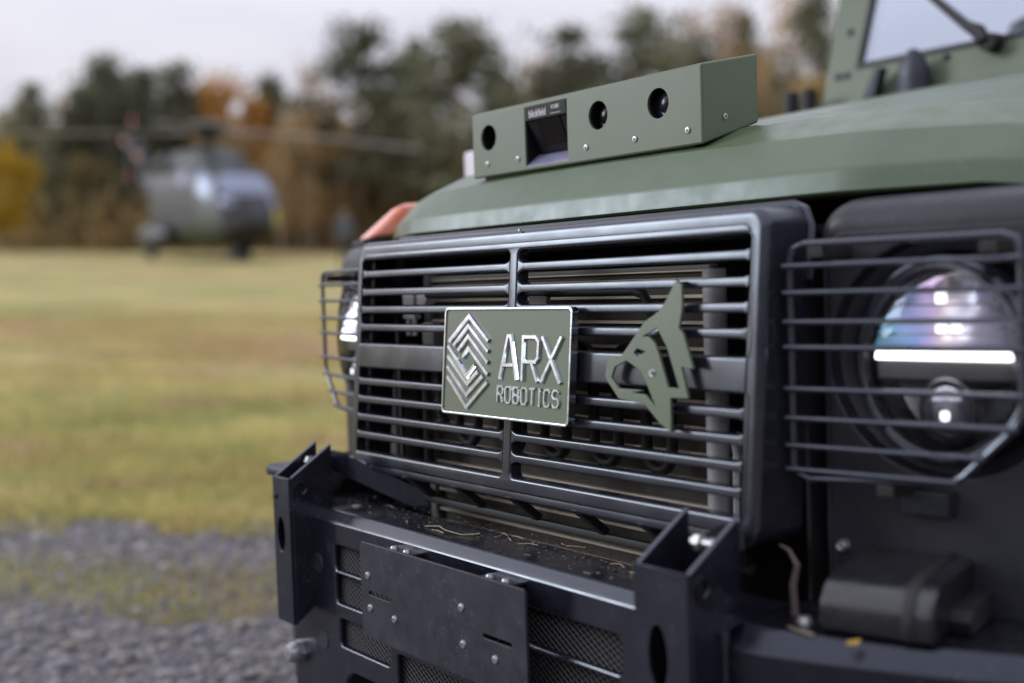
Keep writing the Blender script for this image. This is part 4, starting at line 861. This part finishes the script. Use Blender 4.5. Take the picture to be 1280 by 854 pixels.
# ---- bumper
by = -.100; bz = -.2290
mb = MB()
op = [(-.320, -.070, -.314, -.276), (-.320, -.070, -.364, -.320), (.090, .318, -.322, -.278), (.090, .318, -.372, -.329), (-.312, -.168, -.428, -.386), (-.150, .128, -.455, -.404), (.145, .318, -.428, -.386), (-.30, -.10, -.56, -.462), (.0, .25, -.56, -.475)]
mb.add(*sheet([rrect(-.462, .470, -.60, bz - .0125, .003)] + [rrect(a, b, lo_, hi_, .007 if lo_ > -.5 else .03) for a, b, lo_, hi_ in op], .010, .003, ymap(by)))
pr = [(by + .0005, bz - .0140), (by + .0020, bz - .0112), (by + .0105, bz - .0024), (by + .0140, bz - .0004), (by + .019, bz + .0004), (.004, bz - .0045), (.004, bz - .011), (by + .02, bz - .008)]
mb.loft([[(X, y, z_) for y, z_ in pr] for X in (-.462, -.3, 0, .3, .470)], True, True, True)
bump = part(mb, 'bumper', M['steel_black']); bump['label'] = 'black steel front bumper with mesh covered openings'
part(MB().box(-.455, .463, -.02, -.015, -.60, bz - .008), 'light_block_panel', M['dark'], bump)  # dark sheet added inside the hollow bumper to block light
wr = .0013; st_ = .0128
for a, b, lo_, hi_ in op[:7]:
    mb = MB(); a -= .004; b += .004; lo_ -= .004; hi_ += .004; Hh = hi_ - lo_; Wd = b - a; slope = .62
    for sg in (1, -1):
        k = -Hh / slope
        while k < Wd:
            p0 = (k, 0.); p1 = (k + Hh / slope, Hh)
            t0 = max(0, (0 - p0[0]) / (p1[0] - p0[0])); t1 = min(1, (Wd - p0[0]) / (p1[0] - p0[0]))
            if t1 > t0 + .01:
                q = [(p0[0] + (p1[0] - p0[0]) * t_, Hh * t_) for t_ in (t0, t1)]; q = [(a + u, lo_ + (v if sg > 0 else Hh - v)) for u, v in q]
                y_ = by + .012 + (.0012 if sg > 0 else 0); mb.tube([(q[0][0], y_, q[0][1]), (q[1][0], y_, q[1][1])], wr, 4, caps=False)
            k += st_
    o = part(mb, 'mesh_insert', M['mesh'], bump, fix=False); o['kind'] = 'stuff'
for X, z_ in ((-.372, -.313), (-.364, -.431)): part(MB().lathe([(0, -.0015), (.0145, -.0015), (.0155, -.0005), (.0155, .001)], 24, (X, by, z_), 'Y'), 'cap', M['plate_black'], bump)
part(MB().lathe([(0, -.030), (.012, -.028), (.0165, -.02), (.0165, -.012), (.012, -.010), (.012, .0)], 18, (-.4435, by + .004, -.466), 'Y').lathe([(.019, -.008), (.019, .001), (0, .001)], 6, (-.4435, by, -.466), 'Y'), 'tow_bolt', M['bolt'], bump)
# upright channel posts
def post(a, b, zbot, holes_f, name='bumper_post'):
    yF, yR = -.140, -.064; th = .006; mb = MB()
    mb.add(*sheet([[(a, zbot), (b, zbot), (b, -.1795), (a, -.1795)]] + holes_f, th, .001, ymap(yF)))
    for X, hole in ((a, 0), (b - th, 1)):
        out_ = [(yF + th, zbot), (yR, zbot + .05 if zbot > -.5 else zbot), (yR, -.1330), (yF + th, -.1780)]
        mb.add(*sheet([out_, circ(-.118, -.196, .0085, 18)], th, .001, lambda u, v, w_, X=X: (X + w_, u, v)))
    mb.box(a + th, b - th, yR - .006, yR, zbot + .06, -.160)
    return part(mb, name, M['steel_black'])
pl = post(-.437, -.383, -.405, [circ(-.4135, -.268, .0125, 20, .027)])
pr_ = post(.384, .460, -.62, [circ(.4165, -.270, .0135, 20, .033)])
for po, X in ((pl, -.383), (pr_, .460)):
    part(MB().lathe([(.0088, .0012), (.0088, .003), (.0125, .003), (.0125, -.001)], 20, (X, -.118, -.196), 'X'), 'hole_rim', M['steel_black'], po)
    part(MB().lathe([(0, -.0045), (.0092, -.0045), (.0092, -.0062), (0, -.0062)], 18, (X, -.118, -.196), 'X'), 'hole_plug', M['dark'], po)
for po, X in ((pl, -.41), (pr_, .432)):
    part(MB().lathe([(0, .014), (.005, .014), (.0062, .011), (.0062, .006), (.005, .005), (.005, -.02)], 12, (X, -.082, -.162), 'X').lathe([(.009, -.014), (.009, -.006), (.005, -.005)], 6, (X, -.082, -.162), 'X'), 'bolt', M['bolt'], po)
part(MB().lathe([(0, -.004), (.004, -.003), (.005, .001)], 10, (-.428, -.140, -.21), 'Y'), 'rivet', M['plate_black'], pl)
# slanting stays from the posts to the grille
for s_ in (-1, 1):
    f = lambda u: u if s_ < 0 else 2 * GC - u
    mb = MB(); st2 = []
    for k in range(9):
        q = k / 8; X = -.432 + .172 * q; Y = -.056 + .092 * q; top = -.136 - .072 * q - .012 * (max(0, .25 - q) / .25) ** 2; bot = top - .034 + .012 * (max(0, .25 - q) / .25) ** 2
        st2.append([(f(X - .0025), Y + .004, bot), (f(X + .0025), Y - .004, bot), (f(X + .0025), Y - .004, top), (f(X - .0025), Y + .004, top)])
    mb.loft(st2, True, True, True); part(mb, 'stay', M['steel_black'])
part(MB().lathe([(0, .010), (.008, .009), (.009, 0), (.009, -.004)], 12, (-.352, -.04, -.238), 'Z'), 'bolt', M['bolt'])
# bumper wings swept back at both ends, with the marker boxes on them
def wing(s):
    f = (lambda u: u) if s > 0 else (lambda u: 2 * GC - u)
    z1 = -.237; mb = MB(); lp = []
    for X, Y in ((.462, -.092), (.505, -.088), (.56, -.068), (.64, -.030), (.74, .022), (.80, .10), (.82, .22)):
        lp.append([(f(X), Y + dy + .0, z1 + dz) for dy, dz in ((.004, -.30), (0, -.05), (0, -.0235), (.0022, -.0195), (.0165, -.0035), (.0205, -.0004), (.026, .0004), (.30, .0), (.30, -.012), (.03, -.012), (.012, -.02), (.012, -.30))])
    mb.loft(lp, True, True, True); wg = part(mb, 'bumper_wing', M['wing_black'])
    for X, Y in ((.512, -.03), (.735, .05)): part(MB().lathe([(0, .007), (.006, .0065), (.0085, .003), (.009, -.001)], 14, (f(X), Y, z1), 'Z'), 'bolt', M['bolt'], wg)
    # dark mesh grid in the wing face
    # marker box: rounded front roll and flat lid
    a = Vector((f(.543), -.048, z1)); d = Vector(((.655 - .545) * (1 if s > 0 else -1), .034, 0)).normalized(); n_ = Vector((-d.y, d.x, 0)) * (1 if s > 0 else -1)
    def B(u, v, h): return tuple(a + d * u * 1.08 + n_ * v * 1.1 + Vector((0, 0, h * 1.22)))
    prf = [(0, .004), (-.004, .014), (-.002, .026), (.005, .036), (.016, .042), (.030, .045), (.034, .0455), (.16, .046), (.165, .043), (.165, .030), (.16, .026), (.06, .022), (.055, .004)]
    mb = MB(); mb.loft([[B(u, v + (.004 if e else 0), h * (.93 if e else 1)) for v, h in prf] for u, e in ((0, 1), (.004, 0), (.095, 0), (.100, 1))], True, True, True)
    bxx = part(mb, 'marker_box', M['box_black'], ang=50)
    mb = MB(); mb.loft([[B(u, v - (.002 if 0 < e < 3 else 0), h * (1.05 if 0 < e < 3 else 1)) for v, h in prf[:8]] for e, u in enumerate((.074, .0765, .083, .0855))], False); part(mb, 'seam_band', M['rubber'], bxx)
    mb = MB(); mb.loft([[B(u, v, h) for v, h in ((.05, .002), (.045, .012), (.05, .02), (.15, .022), (.155, .016), (.15, .002))] for u in (.02, .118)], True, True, True); part(mb, 'foot', M['rubber'], bxx)
wing(1); wing(-1)
part(MB().box(-.515, -.445, -.115, -.03, -.190, -.172, .006), 'step_plate', M['plate_black'])
# mounting plate on the bumper
mb = MB()
mb.add(*sheet([[(-.172, -.376), (.192, -.376), (.198, -.372), (.198, -.248), (.194, -.243), (-.172, -.243), (-.177, -.248), (-.177, -.371)], rrect(-.156, -.097, -.3148, -.3092, .0026, 3), rrect(.112, .170, -.3165, -.3110, .0026, 3)], .0045, .0008, ymap(-.137)))
for X in (-.1, .12): mb.box(X - .032, X + .032, -.1325, -.099, -.2515, -.2480, .001)
mp_ = part(mb, 'mounting_plate', M['plate_black']); mp_['label'] = 'blank black mounting plate held by six screws'
for X, z_ in ((-.1565, -.288), (-.1526, -.3325), (-.0901, -.3358), (.069, -.2883), (.0705, -.3338), (.1365, -.3375)):
    part(MB().lathe([(0, -.001), (.0019, -.001), (.0022, -.0026), (.0048, -.002), (.0056, .0005)], 14, (X, -.137, z_), 'Y'), 'screw', M['bolt'], mp_)
for X in (-.1, .12):
    for dx in (-.012, .02): part(MB().lathe([(0, .0055), (.0045, .005), (.006, .002), (.006, -.001)], 12, (X + dx, -.120, -.2480), 'Z'), 'screw', M['bolt'], mp_)
# ---- windscreen and cab
def wm(u, v, w_): return (u, 1.50 + (v - .55) * .28 + w_, v)
ws = part(MB().add(*sheet([rrect(-.655, .675, .44, 1.06, .05), [(-.560, .608), (.580, .608), (.560, 1.0), (-.535, 1.0)]], .03, .008, wm)), 'windscreen_frame', M['green_box'])
part(MB().add(*sheet([[(-.570, .598), (.590, .598), (.570, 1.01), (-.545, 1.01)]], .005, .0, lambda u, v, w_: wm(u, v, w_ + .014))), 'glass', M['screen'], ws)
mb = MB(); mb.add(*sheet([[(-.566, .602), (.586, .602), (.566, 1.006), (-.541, 1.006)], [(-.553, .615), (.573, .615), (.553, .993), (-.528, .993)]], .006, .001, lambda u, v, w_: wm(u, v, w_ - .003))); part(mb, 'seal', M['rubber'], ws)
wp = part(MB().tube([(-.200, 1.475, .600), (-.215, 1.478, .625), (-.245, 1.485, .642), (-.43, 1.53, .80), (-.55, 1.56, .93)], [.016, .017, .012, .008, .006], 8), 'wiper', M['rubber'], ws)
part(MB().lathe([(0, -.03), (.020, -.026), (.022, .0), (.022, .03)], 14, (-.195, 1.500, .598), 'Y'), 'wiper_pivot', M['rubber'], ws)
for X, z_ in ((-.60, .70), (-.615, .590), (-.59, .590), (-.315, .588), (-.60, .86)): part(MB().lathe([(0, -.004), (.008, -.003), (.010, .002)], 12, (X, 1.497 + (z_ - .55) * .28, z_), 'Y'), 'screw', M['plate_black'], ws)
part(MB().hexa([(-.52, 1.46, .50), (-.48, 1.46, .50), (-.48, 1.49, .50), (-.52, 1.49, .50), (-.475, 1.46, .585), (-.455, 1.46, .585), (-.455, 1.49, .585), (-.475, 1.49, .585)], .003), 'hinge', M['plate_black'], ws)
part(MB().box(-.66, .68, 1.40, 1.47, .42, .50, .01), 'cowl', M['dark'])
part(MB().box(-.66, -.60, 1.55, 2.6, -.3, .55, .02).box(.62, .68, 1.55, 2.6, -.3, .55, .02).box(-.66, .68, 1.66, 2.7, 1.05, 1.10, .02).box(-.66, .68, 2.62, 2.70, -.3, 1.05, .02), 'cab', M['green'])
for X in (-.33, .35): part(MB().box(X - .24, X + .24, 2.15, 2.30, .25, .80, .06).box(X - .16, X + .16, 2.15, 2.26, .80, .98, .05), 'seat', M['plate_black'])
part(MB().box(-.60, .62, 1.62, 1.9, .35, .56, .05), 'dashboard', M['rubber'])
part(MB().tube([(.35 + .2 * math.cos(q), 1.93 + .06 * math.sin(q), .62 + .19 * math.sin(q)) for q in np.linspace(0, 2 * math.pi, 24, endpoint=False)], .016, 8, True), 'steering_wheel', M['rubber'])
part(MB().box(-.42, .436, .31, 2.7, -.62, -.35, .02), 'chassis', M['dark'])

# ---- litter on the bumper
def V2W(p): return ORG + XA * p[0] + YA * p[1] + ZA * p[2]
def stalk(pts, r, name, m, label, cat, group=None):
    P = [V2W(p) for p in pts]; o0 = P[0]; mb = MB(); mb.tube([p - o0 for p in P], r, 5); o = mb.build(name, m); o.location = o0; return tag(o, label, cat, group)
zt_ = bz - .0012
for i in range(15):
    X = random.choice([random.uniform(-.36, .36), random.uniform(-.05, .33)]); Y = random.uniform(-.07, .015); a = random.uniform(-.6, .6); L = random.uniform(.008, .03)
    d = Vector((math.cos(a), math.sin(a), 0)) * L; k = random.uniform(-.006, .006)
    stalk([(X, Y, zt_ + .0008), (X + d.x * .5, Y + d.y * .5 + k, zt_ + .002), (X + d.x, Y + d.y, zt_ + .0009)], .0006, 'straw', M['straw'], 'short piece of dry straw lying on top of the black bumper', 'straw', 'straw on the bumper')
stalk([(-.135, -.055, zt_ + .0014), (-.11, -.048, zt_ + .004), (-.095, -.05, zt_ + .002), (-.075, -.06, zt_ + .005), (-.05, -.052, zt_ + .0014), (-.03, -.035, zt_ + .003)], .0007, 'straw', M['straw'], 'long bent straw on the bumper above the mounting plate', 'straw')
stalk([(.265, -.035, zt_ + .0016), (.29, -.03, zt_ + .003), (.31, -.036, zt_ + .0016), (.325, -.025, zt_ + .004), (.35, -.022, zt_ + .0016)], .0011, 'straw', M['straw'], 'thick bent straw lying on the bumper against the near post', 'straw')
stalk([(.512, -.055, -.2358), (.525, -.060, -.2350), (.545, -.058, -.2358)], .0010, 'straw', M['straw'], 'straw on the near bumper wing in front of the marker box', 'straw')
stalk([(.492, -.02, -.236), (.488, -.018, -.205), (.492, -.016, -.185), (.480, -.014, -.172), (.470, -.016, -.168)], [.0042, .0038, .0032, .002, .001], 'twig', M['twig'], 'short grey brown twig standing behind the near bumper post', 'twig')
cn = 900; cx_ = rng.uniform(-.44, .37, cn); cy_ = -.085 + .11 * rng.uniform(0, 1, cn) ** .8; cs = rng.lognormal(math.log(.0008), .45, cn).clip(.0004, .0026)
cv = iv[None] * cs[:, None, None] * (1 + rng.uniform(-.4, .4, (cn, len(iv), 1))) * np.stack([rng.uniform(1, 2.4, cn), np.ones(cn), np.full(cn, .6)], -1)[:, None, :] + np.stack([cx_, cy_, zt_ + cs * .3 - .0004], -1)[:, None, :]
cw = cv.reshape(-1, 3) @ np.array([XA[:], YA[:], ZA[:]]) + np.array(ORG[:])
me = fast_mesh('crumbs', cw, (iff[None] + (np.arange(cn) * len(iv))[:, None, None]).reshape(-1, 3), 3)
cm = bpy.data.materials.new('dry dirt crumbs'); cm.use_nodes = True; t = cm.node_tree; g_ = t.nodes.new('ShaderNodeNewGeometry'); r_ = t.nodes.new('ShaderNodeValToRGB'); t.links.new(g_.outputs['Random Per Island'], r_.inputs[0]); t.links.new(r_.outputs[0], t.nodes['Principled BSDF'].inputs['Base Color'])
r_.color_ramp.elements[0].color = (.03, .025, .02, 1); r_.color_ramp.elements[1].color = (.16, .135, .105, 1); r_.color_ramp.elements[0].position = .45
tag(link('dirt_crumbs', me, cm), 'dry dirt crumbs scattered over the bumper top', None, None, 'stuff')
def leaf(p, sz_, a, label):
    c = V2W(p); ca, sa = math.cos(a), math.sin(a); pts = [(-1, 0, .1), (-.4, .45, .25), (.3, .38, .2), (1, 0, .35), (.3, -.38, .05), (-.4, -.45, .1)]
    vs = [(sz_ * (x * ca - y * sa), sz_ * (x * sa + y * ca), sz_ * z_) for x, y, z_ in pts] + [(0, 0, 0)]; vs2 = [(x, y, z_ - .0006) for x, y, z_ in vs]
    f = [(6, i, (i + 1) % 6) for i in range(6)] + [(13, 7 + (i + 1) % 6, 7 + i) for i in range(6)] + [(i, i + 7, 7 + (i + 1) % 6, (i + 1) % 6) for i in range(6)]
    o = MB().add(vs + vs2, f).build('fallen_leaf', M['leaf']); o.location = c; tag(o, label, 'leaf')
leaf((.588, -.055, -.2355), .009, .5, 'small yellow leaf at the foot of the marker box')
leaf((-.06, -.085, -.452), .010, 1.2, 'small yellow leaf caught in the lower bumper mesh')
